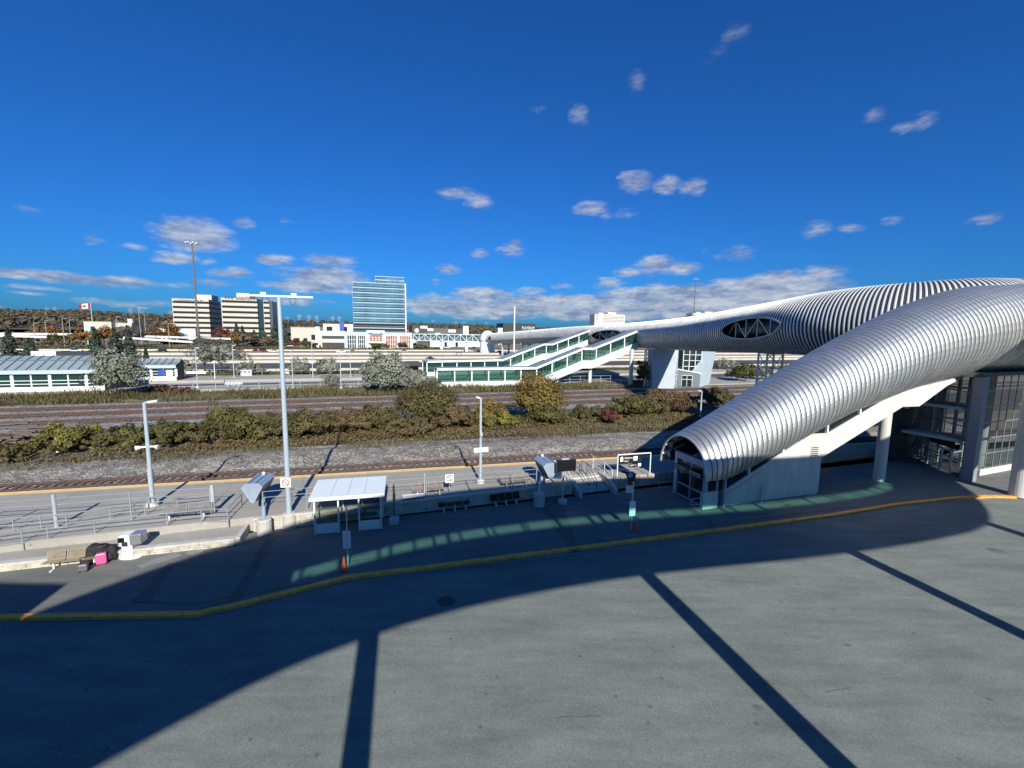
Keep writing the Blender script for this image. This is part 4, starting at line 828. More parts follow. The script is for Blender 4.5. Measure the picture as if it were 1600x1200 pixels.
TL=[(136,295,514,14,ORANGEL,'orange tree behind the slim dark spruce'),(163,300,512,13,ORANGEL,'rust orange tree below the white shop roof'),(215,330,512,12,ORANGEL,'small orange tree right of the white shop'),(246,335,514,14,ORANGEL,'orange tree left of the white office block foot'),(270,340,507,12,ORANGEL,'tall orange tree at the left corner of the office block'),
(366,318,520,13,ORANGEL,'yellow orange tree in front of the right office block'),(388,315,521,11,BROWNL,'brown tree beside the yellow orange tree'),(350,320,512,10,VINERED,'dark crimson tree between the two office blocks'),(462,300,531,12,VINERED,'dark red bushy tree beside the beige parking deck'),(100,300,520,20,GREENL,'dull green tree left of the teal sign'),(190,310,512,16,GREYTW,'bare grey tree below the white shop'),
(205,305,508,15,GREYTW,'bare twiggy tree right of the white shop'),(60,296,530,26,BROWNL,'wide brown scrub tree on the far left verge'),(95,292,532,22,BROWNL,'low brown scrub left of the orange tree'),(315,296,528,14,GREYTW,'bare grey tree at the foot of the tall highway mast'),(340,300,530,16,BROWNL,'brown tree right of the tall highway mast'),(420,303,527,12,BROWNL,'brown tree in front of the broad spruce'),
(440,300,533,12,GREENL,'low green bush tree right of the spruces'),(480,296,534,9,GREENL,'green bush beside the beige parking deck entrance'),(492,298,536,8,GREENL,'rounded green bush at the parking deck corner'),(230,312,516,14,BROWNL,'brown oak right of the bare twiggy tree'),(20,320,520,18,BROWNL,'brown oak at the far left beyond the highway'),(75,340,508,22,ORANGEL,'wide orange brown oak beyond the ramp'),
(588,283,537,7,GREENL,'small dark tree in front of the white gym entrance'),(600,283,536,7,BROWNL,'small brown tree right of the gym entrance'),(629,283,535,7,GREENL,'small tree before the right window of the gym building'),(657,285,538,9,BROWNL,'bare tree right of the gym building')]
for px,n_,top,w,m_,l in TL:
    c=gz(px,n_); h=max(3.0,zat(c,top)-c[2]); tree(l,c,h,w,m_,.5,1500 if w>8 else 700,.8,TG)
c=P(345,600,143); c=(c.x,c.y,0); tree('large leaning grey tree with bare limbs behind the north platform',c,zat(c,540),15,OLIVE,.5,5200,.34)
c=P(322,600,146); c=(c.x,c.y,0); tree('twisted bare grey tree at the foot of the highway mast',c,zat(c,520),10,GREYTW,.6,1800,.3)
bush('grey scrub along the fence left of the north platform shelter pole',285,140,14,4.5,OLIVE,3600,None,size=.34,name='scrub'); bush('sparse bush by the fence left of the grey cabinets',395,138,10,4.2,OLIVE,2600,None,size=.34,name='scrub')
c=gz(1240,300); tree('russet tree beyond the highway above the ribbed tube',c,9,14,BROWNL,.5,1500,.8,TG)
# distant hills with a wood that reads as one mass
RIDGE=[(-600,470),(-200,476),(0,491),(120,492),(250,497),(350,500),(450,505),(600,508),(740,512),(850,517),(1100,521),(1700,528)]
def ridge_z(x,y):
    px=800+F_PX*x/max(1,y); py=np.interp(px,[a for a,_ in RIDGE],[c for _,c in RIDGE]); return py
b=MB(); nx=90; rows=[(600,.12),(900,.3),(1250,.6),(1650,1.0),(2300,.9),(3600,.7)]; vs=[]
for i in range(nx+1):
    px=-700+2600*i/nx; py=np.interp(px,[a for a,_ in RIDGE],[c for _,c in RIDGE])
    d=ray(px,py); dh=math.hypot(d.x,d.y)
    for (dist,fr) in rows:
        k=1650/dh; top=CAM_H+d.z*k+4; x=d.x/dh*dist; y=d.y/dh*dist; vs.append((x,y,6+(top-6)*fr+3*mnoise.noise(Vector((x*.004,y*.004,1)))*fr))
b.add(vs,[(i*6+j,(i+1)*6+j,(i+1)*6+j+1,i*6+j+1) for i in range(nx) for j in range(5)]); struct(b.build('hills',mat('hill_ground',(.07,.055,.035),.95,0,.3,.01),smooth=True))
FOREST=leafmat('far_wood',[(.05,.048,.032),(.085,.075,.045),(.075,.075,.05),(.12,.09,.05),(.17,.105,.05)],.1)
nt_=2600; pp=[];nn=[];tt=[];szs=[]
for i in range(nt_):
    fr=RNG.uniform(0,1)**.7; px=RNG.uniform(-150,1000) if i%8 else RNG.uniform(1000,1700); dist=600+fr*1080; py=np.interp(px,[a for a,_ in RIDGE],[c for _,c in RIDGE]); d=ray(px,py); dh=math.hypot(d.x,d.y); f=np.interp(dist,[r[0] for r in rows],[r[1] for r in rows])
    top=CAM_H+d.z*1650/dh+4; z=6+(top-6)*f; x=d.x/dh*dist;y=d.y/dh*dist; h=RNG.uniform(7,12); w=RNG.uniform(7,13); k=22
    e=RNG.normal(0,1,(k,3)); e/=np.linalg.norm(e,axis=1)[:,None]; p=np.array([x,y,z+h*.55])+e*np.array([w/2,w/2,h*.5])*RNG.uniform(.5,1,(k,1)); pp.append(p);nn.append(e+np.array([0,0,.3])); tt.append(np.full(k,RNG.uniform(0,1))*.75+RNG.uniform(0,.25,k)); szs.append(np.full(k,w*.36))
o=leafmesh('far_woodland',np.concatenate(pp),np.concatenate(nn),np.concatenate(szs),FOREST,np.concatenate(tt)); o['kind']='stuff'
# ------------------------------------------------------------------ buildings
def side_depth(px,s1,n0):
    d=ray(px,540); c=SN(s1,n0)   # c + k*N on the view ray of column px
    den=N.x*d.y-N.y*d.x; return -(c.x*d.y-c.y*d.x)/den
def blk(px0,px1,pxs,ptop,n_):
    s0=P(px0,530,n_).dot(D); s1=P(px1,530,n_).dot(D); dep=abs(side_depth(pxs,s1,n_)) if pxs else 20; z0=zt(n_); c=SN(s0,n_); return s0,s1,dep,z0,zat(SN((s0+s1)/2,n_),ptop)
def sbox(b,s0,s1,n0,n1,z0,z1): c=SN((s0+s1)/2,(n0+n1)/2,(z0+z1)/2); b.box(c,(abs(s1-s0),abs(n1-n0),z1-z0),ALPHA); return b
OFFW=mat('office_white_panel',(.43,.395,.335),.7,0,.05,.3); WINB=mat('window_band_glass',(.010,.011,.012),.4,0,.3,.6,spec=.2)
def windowband(t,s0,s1,n0,n1,z0,z1,m=WINB,name='window_band',side=True,mull=2.0):
    """ribbon window round the front and right side, standing 4 cm proud, with mullions"""
    b=MB(); sbox(b,s0+.02,s1+(.05 if side else -.02),n0-.05,n1-.3,z0,z1); o=b.build(name,m,t); return o
def office(label,s0,s1,n0,dep,z0,z1,nfl,roof,letters=None):
    t=thing('office_block',label,'building',tuple(SN(s0,n0,z0))); b=MB(); sbox(b,s0,s1,n0,n0+dep,z0-1,z1); b.build('wall',OFFW,t)
    fh=(z1-z0-1.6)/nfl
    for k in range(nfl): 
        zz=z0+.4+fh*k; o=windowband(t,s0+.4,s1-.0,n0,n0+dep,zz+fh*.42,zz+fh*.86)
        g=MB(); x=s0+2.4
        while x<s1-.5: sbox(g,x-.06,x+.06,n0-.09,n0-.06,zz+fh*.42,zz+fh*.86); x+=2.4
        mo=g.build('mullions',mat('mullion_grey',(.045,.045,.045),.5,0,.1,1),t); mo['kind']='stuff'
    for (a,c,h,nn) in roof: b=MB(); sbox(b,s0+(s1-s0)*a,s0+(s1-s0)*c,n0+dep*.25,n0+dep*.8,z1,z1+h); b.build('roof_box',OFFW,t)
    return t
s0,s1,dep,z0,z1=blk(273,330,349,467,395); dep=min(dep,40); offA=office('white banded office block behind the highway mast, left of the pair',s0,s1,395,dep,z0,z1,8,[(.55,1.0,4.0,0)])
strokes(SN(s0+2,394.9,z1-1.5),D,18,.8,DARK,offA,3,.1)
s0,s1,dep,z0,z1=blk(349,405,None,466,388); offB=office('white banded office block with a dark glazed corner, right of the pair',s0,s1,388,30,z0,z1,8,[(.35,.72,4.6,0)])
sc=P(414,530,388).dot(D); se=P(421,530,388).dot(D)
b=MB(); sbox(b,s1,sc,389.5,418,z0-1,z1-.4); b.build('glazed_corner',GLASSD,offB)
b=MB(); sbox(b,sc,se+1,388.3,418,z0-1,z1-1); b.build('wall',OFFW,offB)
fh=(z1-z0-1.6)/8
for k in range(8): windowband(offB,sc+.2,se+1.0,388.3,418,z0+.4+fh*k+fh*.42,z0+.4+fh*k+fh*.86)
b=MB(); sbox(b,se+1.1,se+3,389,418,z0-1,z1-1.2); b.build('dark_end_wall',mat('end_glass_grey',(.06,.065,.075),.3,0,.15,.4),offB)
strokes(SN(s0+3,387.8,z1-1.2),D,22,2.4,DARK,offB,5,.1)
# glass tower
s0,s1,dep,z0,z1=blk(553,635,643,442,312); dep=max(8,min(dep,22)); TB=mat('tower_glass_blue',(.09,.17,.21),.1,.3,.4,.16,vscale=(1,1,.25)); TW=mat('tower_spandrel_pale',(.30,.39,.44),.3,.2,.08,.3)
TB2=mat('tower_glass_deep',(.03,.075,.11),.1,.3,.4,.16,vscale=(1,1,.25)); gt=thing('glass_office_tower','blue green glass office tower with pale bands and a recessed top, the tallest building','building',tuple(SN(s0,312,z0)))
zb=zat(SN((s0+s1)/2,312),520); b=MB(); sbox(b,s0,s1,312,312+dep,z0-1,z1); b.build('spandrel_wall',TW,gt); nf=10; fh=(z1-zb)/nf
for k in range(nf):
    for (a,c,mm) in ((.06,.32,TB2),(.37,.86,TB)): windowband(gt,s0+.1,s1-.05,312,312+dep,zb+fh*(k+a),zb+fh*(k+c),mm if k>1 else WINB)
b=MB(); sbox(b,s1-.55,s1+.14,311.8,312.4,z0,z1+.3); b.build('corner_fin',WHITE,gt)
sa=P(588,530,316).dot(D); zt2=zat(SN(sa,318),431); b=MB(); sbox(b,sa,s1-.4,318,312+dep-.5,z1,zt2); b.build('penthouse',TW,gt)
for k in range(2): windowband(gt,sa+.1,s1-.45,318,312+dep-.6,z1+.5+k*(zt2-z1)*.48,z1+.5+(zt2-z1)*(.36+.48*k),TB)
b=MB(); sx=sa+(s1-sa)*.62
for i in range(7): sbox(b,sx-3+i*1.05,sx-2.4+i*1.05,317.7,317.9,z1+.6+(i%3)*.6,zt2-.5-(i%2)*.7)
b.build('roof_emblem',mat('deep_blue_sign',(.03,.10,.25),.4,0,.1,1),gt)
# gym podium
s0,s1,dep,z0,z1=blk(538,644,None,519,292); GYM=mat('gym_pale_blue_panel',(.34,.42,.47),.55,.1,.05,.2)
gy=thing('gym_building','low pale blue panelled building with tall windows and white entrance frame below the glass tower','building',tuple(SN(s0,292,z0))); b=MB(); sbox(b,s0,s1,292,310,z0-1,z1); b.build('wall',GYM,gy)
W_=s1-s0; H_=z1-z0; WO=mat('window_orange_reflection',(.26,.10,.05),.25,0,.6,.35); WD=mat('window_dark_panes',(.05,.06,.07),.15,0,.7,.5)
for (a,c,m_,nc,bz) in ((.04,.17,WD,4,.05),(.19,.3,WD,4,.05),(.36,.55,WO,4,.45),(.6,.77,WO,5,.05),(.81,.97,WO,5,.05)):
    b=MB(); sbox(b,s0+W_*a,s0+W_*c,291.85,292.1,z0+H_*bz,z0+H_*.8); w=b.build('window',m_,gy); b=MB()
    for i in range(nc+1): x=s0+W_*(a+(c-a)*i/nc); sbox(b,x-.12,x+.12,291.7,291.9,z0+H_*bz,z0+H_*.8)
    for k in range(4): z=z0+H_*(bz+(.8-bz)*k/3); sbox(b,s0+W_*a,s0+W_*c,291.66,291.84,z-.1,z+.1)
    b.build('window_frame',WHITE,w)
b=MB(); sbox(b,s0+W_*.32,s0+W_*.345,290.6,292,z0,z1+1); sbox(b,s0+W_*.56,s0+W_*.585,290.6,292,z0,z1+1); sbox(b,s0+W_*.32,s0+W_*.585,290.5,292,z1-.6,z1+1.05); sbox(b,s0+W_*.32,s0+W_*.585,290.5,292,z0+H_*.36,z0+H_*.42); b.build('entrance_frame',WHITE,gy)
b=MB(); sbox(b,s0+W_*.39,s0+W_*.53,291.8,292.05,z0,z0+H_*.3); b.build('entrance_doors',WD,gy)
b=MB(); sbox(b,s0+W_*.38,s0+W_*.54,290.9,291.2,z0+H_*.84,z0+H_*.96); b.build('name_board',mat('grey_board',(.10,.13,.14),.4,0,.1,1),gy)
strokes(SN(s0+W_*.41,290.8,z0+H_*.875),D,W_*.1,.7,WHITE,gy,8,.08)
b=MB(); sbox(b,s0-1,s1+2,289,291.6,zt(290)-.3,zt(290)+.12); struct(b.build('gym_forecourt',CONCFLAT))
s9=P(637,530,311).dot(D); b=MB(); c=SN(s9,310.5,z1+1.2); b.cyl(c,c-N*.25,1.0,n=16); tag(b.build('round_sign',mat('crimson_sign',(.35,.03,.07),.4,0,.1,2)),'round crimson roof sign at the right end of the gym building','sign')
# parking deck
s0,s1,dep,z0,z1=blk(500,540,None,517,298); pk=thing('parking_deck','beige two level parking deck with dark openings left of the gym building','building',tuple(SN(s0,298,z0)))
BEIGE=mat('beige_deck',(.52,.48,.42),.8,0,.08,.3); b=MB(); sbox(b,s0,s1,298,318,z0-1,z1); b.build('wall',BEIGE,pk)
for (a,c) in ((.05,.34),(.55,.72)): 
    b=MB(); sbox(b,s0+1.2,s1+.0,297.9,299,z0+(z1-z0)*a,z0+(z1-z0)*c); b.build('deck_opening',DARK,pk)
b=MB(); sbox(b,s0-2.5,s0,297,318,z0-1,z1+2.5); b.build('stair_tower',WHITE,pk)
def simple(name,label,px0,px1,ptop,n_,m_,dep=18,bands=(),extra=None,cat='building',bm=WINB):
    s0,s1,_,z0,z1=blk(px0,px1,None,ptop,n_); t=thing(name,label,cat,tuple(SN(s0,n_,z0))); b=MB(); sbox(b,s0,s1,n_,n_+dep,z0-1,z1); b.build('wall',m_,t)
    for (a,c,x0,x1) in bands: b=MB(); sbox(b,s0+(s1-s0)*x0,s0+(s1-s0)*x1,n_-.08,n_+.5,z0+(z1-z0)*a,z0+(z1-z0)*c); b.build('window_band',bm,t)
    b=MB(); sbox(b,s0-.2,s1+.2,n_-.2,n_+dep+.2,z1,z1+.35); b.build('parapet',m_,t)
    return t,s0,s1,z0,z1
simple('warehouse','low white building left of the parking deck with a row of dark doors',455,497,512,345,OFFW,18,((.05,.4,.1,.3),(.05,.4,.45,.6),(.3,.6,.75,.95)))
simple('warehouse','white rooftop plant and parking level behind the beige deck',506,552,507,330,mat('white_grey_panel',(.6,.6,.58),.6,0,.25,.5),12,((.5,.9,.1,.3),(.5,.9,.6,.8)))
t_,s0,s1,z0,z1=simple('blue_sign_tower','small deep blue sign tower above the parking deck',531,538,503,328,mat('royal_blue',(.03,.07,.30),.4,0,.1,1),4)
t_,s0,s1,z0,z1=simple('shop_building','long white roofed shop with dark windows behind the orange trees',133,176,503,420,OFFW,20,((.1,.6,.12,.42),(.1,.6,.5,.9)))
simple('shop_building','lower white roofed wing of the shop with a grey front',176,208,505,425,OFFW,18,((.1,.75,.02,.98),))
simple('sign_block','white square rooftop sign at the end of the shop roof',202,209,499,430,WHITE,3)
simple('roadside_wall','white low building in front of the left office block',250,306,514,350,WHITE,8,((.0,.3,.0,1),))
t_,s0,s1,z0,z1=simple('teal_kiosk','small mint green roadside kiosk with a dark opening',136,143,511,312,mat('mint_green',(.30,.62,.50),.5,0,.05,1),4,((.1,.45,.3,.8),))
t_,s0,s1,z0,z1=simple('shop_building','black fronted shop with a white round emblem right of the glass tower',644,668,509,400,mat('charcoal_clad',(.035,.035,.038),.6,0,.1,.5),20,((.85,1.0,.55,1.0),),bm=WHITE)
c=SN(s0+(s1-s0)*.3,399.8,z0+(z1-z0)*.72); b=MB(); b.cyl(c,c-N*.2,1.9,n=14); b.build('emblem',WHITE,t_)
simple('shop_building','dark grey shop row with white fascia strips',668,700,513,405,mat('grey_clad',(.085,.08,.08),.6,0,.15,.5),20,((.82,.98,.0,.28),(.5,.68,.38,.62)),bm=WHITE)
simple('shop_building','dark shop with a white sign band beside the white cube',700,725,514,405,mat('charcoal_clad2',(.045,.045,.05),.6,0,.1,.5),20,((.75,.95,.02,.48),),bm=WHITE)
simple('white_cube','white plain cube building between the dark shops and the ribbed dome',724,732,510,380,WHITE,8)
t_,s0,s1,z0,z1=simple('entertainment_hall','black windowless hall with white lettering above the far bridge tube',786,836,506,420,mat('black_clad',(.02,.024,.026),.5,0,.2,.3),25)
text('PLAYDIUM',SN(s0+(s1-s0)*.58,419.8,z0+(z1-z0)*.72),D,(0,0,1),3.0,WHITE,t_,depth=.08,maxw=(s1-s0)*.38)
simple('rooftop_unit','white rooftop unit in front of the black hall',778,785,513,380,WHITE,5,((.1,.5,.3,.9),))
t_,s0,s1,z0,z1=simple('mall_front','long pale blue glazed shop front below the truss walkway',672,750,533,330,mat('mall_blue',(.50,.62,.70),.3,.1,.12,.15),15,((.0,.8,.28,.33),(.0,.8,.5,.55),(.0,.8,.7,.74)))
simple('gas_canopy','white arched gate house at the foot of the truss walkway',643,652,531,296,WHITE,5,((.0,.6,.25,.75),))
HRB=mat('balcony_beige',(.5,.47,.42),.8,0,.1,.2)
def highrise(label,px0,px1,ptop,n_):
    s0,s1,_,z0,z1=blk(px0,px1,None,ptop,n_); t=thing('apartment_tower',label,'building',tuple(SN(s0,n_,z0))); b=MB(); w=s1-s0
    sbox(b,s0,s1,n_,n_+25,z0-1,z1-5); sbox(b,s0+w*.12,s0+w*.26,n_-1,n_+24,z0-1,z1-2); sbox(b,s0+w*.45,s0+w*.72,n_+3,n_+20,z1-5,z1); b.build('wall',mat('apartment_white',(.6,.57,.52),.8,0,.08,.2),t)
    for k in range(5): b=MB(); sbox(b,s0+w*.02,s0+w*.98,n_-.3,n_,z1-8.6-k*3.3,z1-7.2-k*3.3); b.build('balcony_row',mat('balcony_shade',(.16,.15,.14),.7,0,.2,.5),t)
    return t
highrise('white distant apartment tower above the middle of the footbridge',928,975,488,900); highrise('distant apartment tower peeping over the footbridge near the thin mast',1080,1124,487,1000)
# ramp guard rails beyond the highway
RAMP=struct(strip('far_access_road',278,286,ROADD,.05,-420,-60))
def guard(label,px0,px1,py0,py1,n_,name='guard_wall'):
    b=MB(); s0=P(px0,520,n_).dot(D); s1=P(px1,520,n_).dot(D); za=zat(SN(s0,n_),py0); zb=zat(SN(s1,n_),py1)
    b.slab([SN(s0,n_,za-1.1),SN(s1,n_,zb-1.1),SN(s1,n_,zb),SN(s0,n_,za)],N*.5); tag(b.build(name,mat('pale_parapet',(.55,.55,.52),.8,0,.1,.4)),label,'wall')
guard('pale concrete ramp parapet at the far left beyond the highway',-60,128,519,521,300); guard('lower pale ramp parapet curving down to the left',-60,72,521,525,292); guard('long pale parapet of the access road in front of the office blocks',192,300,526,533,282); guard('white slatted bridge parapet left of the spruce row',222,360,524,528,305)
# ------------------------------------------------------------------ north platform buildings: covered stairs
def cover_stair(label,base,dirv,Lflat,Lrise,rise,width,h=3.75,zbase=.5,cols=(),colz=None):
    d=Vector(dirv).normalized(); nn=Vector((-d.y,d.x,0)); b0=Vector(base); t=thing('covered_stair',label,'stairway',tuple(b0))
    L1=Lrise*.44; Lm=Lrise*.1; prof=[(0,zbase),(Lflat,zbase),(Lflat+L1,zbase+rise*.5),(Lflat+L1+Lm,zbase+rise*.5),(Lflat+Lrise,zbase+rise)]
    pt=lambda s,o,z: b0+d*s+nn*o+Vector((0,0,z))
    for o in (0,width):
        b=MB(); x=[pt(s,o,z+.95) for s,z in prof]; bot=[pt(Lflat+Lrise,o,zbase+rise-1.0),pt(Lflat+L1+Lm,o,zbase+rise*.5-1.1),pt(Lflat+L1,o,zbase+rise*.5-1.1),pt(Lflat+1.2,o,-.1),pt(0,o,-.1)]; b.slab(x+bot,nn*.25); b.build('side_wall',WCONC,t)
        g=MB()
        for (sa,za),(sb,zb) in zip(prof,prof[1:]): g.slab([pt(sa,o+.1,za+.95),pt(sb,o+.1,zb+.95),pt(sb,o+.1,zb+h),pt(sa,o+.1,za+h)],nn*.02)
        g.build('glazing',TEALG,t)
        tot=Lflat+Lrise; step=tot/13; xs=[i*step for i in range(14)]
        for s in xs: z=np.interp(s,[p[0] for p in prof],[p[1] for p in prof]); b=MB(); b.beam(pt(s,o+.1,z+.95),pt(s,o+.1,z+h),.26,.26); b.build('window_post',WHITE,t)
    b=MB()
    for (sa,za),(sb,zb) in zip(prof,prof[1:]):
        b.slab([pt(sa-.1,-.35,za+h),pt(sb+.1,-.35,zb+h),pt(sb+.1,width+.5,zb+h),pt(sa-.1,width+.5,za+h)],(0,0,.42))
    b.build('roof',ROOFM,t); b=MB()
    for (sa,za),(sb,zb) in zip(prof,prof[1:]): b.slab([pt(sa,-.4,za+h-.1),pt(sb,-.4,zb+h-.1),pt(sb,-.4,zb+h+.45),pt(sa,-.4,za+h+.45)],-nn*.06)
    b.build('fascia',WHITE,t); b=MB(); b.slab([pt(s,.3,z) for s,z in prof]+[pt(s,.3,z-.25) for s,z in prof[::-1]],nn*(width-.4)); b.build('flight',CONC,t)
    b=MB(); b.slab([pt(-.02,.1,zbase+.95),pt(-.02,width,zbase+.95),pt(-.02,width,zbase+h),pt(-.02,.1,zbase+h)],d*.04); b.build('end_glazing',TEALG,t)
    for s in cols: z=np.interp(s,[p[0] for p in prof],[p[1] for p in prof]); b=MB(); c=pt(s,width/2,0); b.cyl(c-Vector((0,0,.2)),c+Vector((0,0,z-.4)),.45,n=12); b.build('support_column',WCONC,t)
    return t
f0=at(683,607,0); f1=at(836,603,0); tgt=evm(l_of(1012)); 
dv=Vector((tgt[0]-2.9-f0.x,tgt[1]-1.5-f0.y,0)); Lt=dv.length; Lf=(f1-f0).length; e9=f0+dv; r9=zat(e9,515)-3.75-.5-.3; r9=min(r9,9.6)
cover_stair('nearer white covered stair with green glass rising from the island platform to the footbridge',f0,dv,Lf,Lt-Lf,r9,3.4,cols=(Lf+6.5,Lf+(Lt-Lf)*.55))
g0=SN(13.5,121.5); tg2=evm(l_of(933)); dv=Vector((tg2[0]-2.9-g0.x,tg2[1]-1-g0.y,0)); e9=g0+dv; r9=min(9.6,zat(e9,514)-3.75-.75-.3); Lt=dv.length; Lf=Lt*.41
cover_stair('farther white covered stair with green glass rising from the north platform to the footbridge',g0,dv,Lf,Lt-Lf,r9,3.4,zbase=.75,cols=(Lf+7,Lf+(Lt-Lf)*.6))
# lift tower north
e0=at(1052,604,0); e1=at(1093,605,0); e2=at(1108,601,0)
lt=thing('lift_tower','pale blue panelled lift tower with a slanting edge and low entrance annex under the footbridge','tower',tuple(e1)); LTP=mat('pale_blue_panel',(.40,.48,.52),.5,.15,.05,.4)
b=MB(); a=(e2-e1); n2=Vector((-a.y,a.x,0)).normalized(); hh=zat(e1,546); b.slab([e1,e2,e2+a*.55+up*hh,e1+a*.62+up*hh],n2*4.0); b.build('slanted_wall',LTP,lt)
b=MB()
for k in range(1,7): z=hh*k/7; b.slab([e1+a*.62*k/7+up*(z-.03),e2+a*.55*k/7+up*(z-.03),e2+a*.55*k/7+up*(z+.03),e1+a*.62*k/7+up*(z+.03)],-n2*.02)
b.build('panel_joints',mat('joint_blue_grey',(.34,.40,.43),.6,0,.1,1),lt)
c1=at(1074,603,0)+n2*1.5; b=MB(); b.slab([c1+up*3.5,e1+a*.4+n2*1.0+up*3.5,e1+a*.5+n2*1.0+up*hh,c1+up*hh],n2*3); b.build('glazing',GLASSD,lt)
b=MB(); dd_=(e1+a*.4+n2*1.0)-c1
for k in range(4): b.beam(c1+dd_*k/3-n2*.05+up*3.5,c1+dd_*k/3-n2*.05+up*hh,.22,.16)
for k in range(5): z=3.5+(hh-3.5)*k/4; b.beam(c1-n2*.05+up*z,c1+dd_-n2*.05+up*z,.14,.12)
b.build('frames',WHITE,lt)
b=MB(); w2=e1-e0; b.slab([e0,e1,e1+up*3.3,e0+up*4.4],n2*5); b.build('annex_wall',mat('annex_slate',(.12,.145,.165),.7,0,.1,1),lt)
b=MB(); b.slab([e0+up*4.42-n2*.3,e1+up*3.34-n2*.3+w2*.02,e1+up*3.34+n2*5,e0+up*4.42+n2*5],up*.25); b.build('annex_roof',WHITE,lt)
b=MB(); b.slab([e0+w2*.28+up*.1-n2*.05,e0+w2*.68+up*.1-n2*.05,e0+w2*.68+up*2.9-n2*.05,e0+w2*.28+up*2.9-n2*.05],-n2*.04); dr=b.build('annex_door',GLASSD,lt)
b=MB()
for f_ in (.28,.48,.68): b.beam(e0+w2*f_+up*.1-n2*.12,e0+w2*f_+up*2.9-n2*.12,.14,.1)
b.beam(e0+w2*.28+up*1.9-n2*.12,e0+w2*.68+up*1.9-n2*.12,.1,.1); b.beam(e0+w2*.28+up*2.9-n2*.12,e0+w2*.68+up*2.9-n2*.12,.14,.1); b.build('door_frame',WHITE,dr)
# long waiting room with a standing seam roof
def waiting(label,sA,sB,n0,wid,zf,hw,zr,bays,seam=1.55,name='waiting_room',endm=None):
    t=thing(name,label,'building',tuple(SN(sA,n0,0))); b=MB(); sbox(b,sA,sB,n0,n0+.3,-.1,zf+.9); b.build('base_wall',WCONC,t)
    b=MB(); sbox(b,sA,sB,n0+wid-.3,n0+wid,-.1,zf+hw); b.build('back_wall',WCONC,t)
    g=MB(); g.slab([SN(sA,n0+.12,zf+.9),SN(sB,n0+.12,zf+.9),SN(sB,n0+.12,zf+hw),SN(sA,n0+.12,zf+hw)],N*.03); g.build('glazing',TEALG,t)
    b=MB(); k=int((sB-sA)/bays)
    for i in range(k+1): s=sA+(sB-sA)*i/k; sbox(b,s-(.24 if i%2==0 else .1),s+(.24 if i%2==0 else .1),n0-.02,n0+.26,zf+.9,zf+hw)
    for z in (zf+.95,zf+1.55,zf+2.2,zf+hw-.12): sbox(b,sA,sB,n0+.0,n0+.2,z-.06,z+.06)
    b.build('window_frame',WHITE,t); b=MB(); sbox(b,sA-.2,sB+.2,n0-.5,n0-.3,zf+hw-.05,zf+hw+.62); b.build('fascia',LTP,t)
    nm=n0+wid*.38; z1=zf+hw+.6; z2=zr-.9; b=MB(); b.slab([SN(sA-.2,n0-.45,z1),SN(sB+.2,n0-.45,z1),SN(sB+.2,nm,z2),SN(sA-.2,nm,z2)],(0,0,.12)); b.slab([SN(sA-.2,nm,z2+.15),SN(sB+.2,nm,z2+.15),SN(sB+.2,n0+wid*.7,zr),SN(sA-.2,n0+wid*.7,zr)],(0,0,.12)); b.slab([SN(sA-.2,n0+wid*.7,zr),SN(sB+.2,n0+wid*.7,zr),SN(sB+.2,n0+wid+.4,z1),SN(sA-.2,n0+wid+.4,z1)],(0,0,.12)); rf=b.build('roof',ROOFM,t)
    b=MB(); s=sA
    while s<sB: b.beam(SN(s,n0-.45,z1+.17),SN(s,nm,z2+.17),.2,.14); b.beam(SN(s,nm,z2+.32),SN(s,n0+wid*.7,zr+.17),.2,.14); s+=seam
    b.beam(SN(sA,nm,z2+.2),SN(sB,nm,z2+.2),.18,.2); b.build('roof_seams',mat('seam_grey_blue',(.10,.13,.15),.5,.2,.1,1),rf)
    b=MB(); b.slab([SN(sB,n0+.3,-.1),SN(sB,n0+wid-.3,-.1),SN(sB,n0+wid-.3,z1),SN(sB,n0+wid*.7,zr),SN(sB,nm,z2),SN(sB,n0,z1)],D*.15); b.build('gable',endm or DARK,t); 
    b=MB(); sbox(b,sA,sB,n0+.5,n0+wid-.5,zf-.1,zf); b.build('floor',CONC,t); return t
sB=P(163,600,104.3).dot(D); wt=waiting('long waiting room with pale blue seamed metal roof and green glazing at the left edge',sB-75,sB,104.3,6.8,.4,3.55,7.0,2.7)
s_,e_=P(224,600,113.5).dot(D),P(256,600,113.5).dot(D)
w2_=waiting('small platform shelter with seamed roof, dark gable end and posters',s_-6,e_,120,4.5,.7,3.0,5.6,2.4,1.4,'platform_shelter')
b=MB(); sbox(b,e_-3.6,e_-2.1,119.8,119.95,1.9,3.3); b.build('poster',mat('royal_blue',(.03,.07,.30)),w2_); b=MB(); sbox(b,e_-1.9,e_-.6,119.8,119.95,1.7,3.2); b.build('poster',WHITE,w2_)
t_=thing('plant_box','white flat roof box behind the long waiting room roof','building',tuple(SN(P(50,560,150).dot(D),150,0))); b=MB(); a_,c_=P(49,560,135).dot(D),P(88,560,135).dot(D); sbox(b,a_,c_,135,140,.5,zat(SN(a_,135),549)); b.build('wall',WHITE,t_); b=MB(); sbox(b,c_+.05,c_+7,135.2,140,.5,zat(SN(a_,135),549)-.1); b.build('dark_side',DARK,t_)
t_=thing('smoking_shelter','dark flat roofed shelter with slim posts behind the big silver shrub','shelter',tuple(SN(P(612,585,127).dot(D),127,.7))); a_,c_=P(612,585,127).dot(D),P(655,585,127).dot(D)
b=MB(); sbox(b,a_,c_,126,129,3.2,4.4); b.build('roof',DARK,t_)
for f_ in (.05,.35,.65,.95): b=MB(); p=SN(a_+(c_-a_)*f_,126.2,.7); b.cyl(p,p+up*2.6,.09,n=6); b.build('post',DARK,t_)
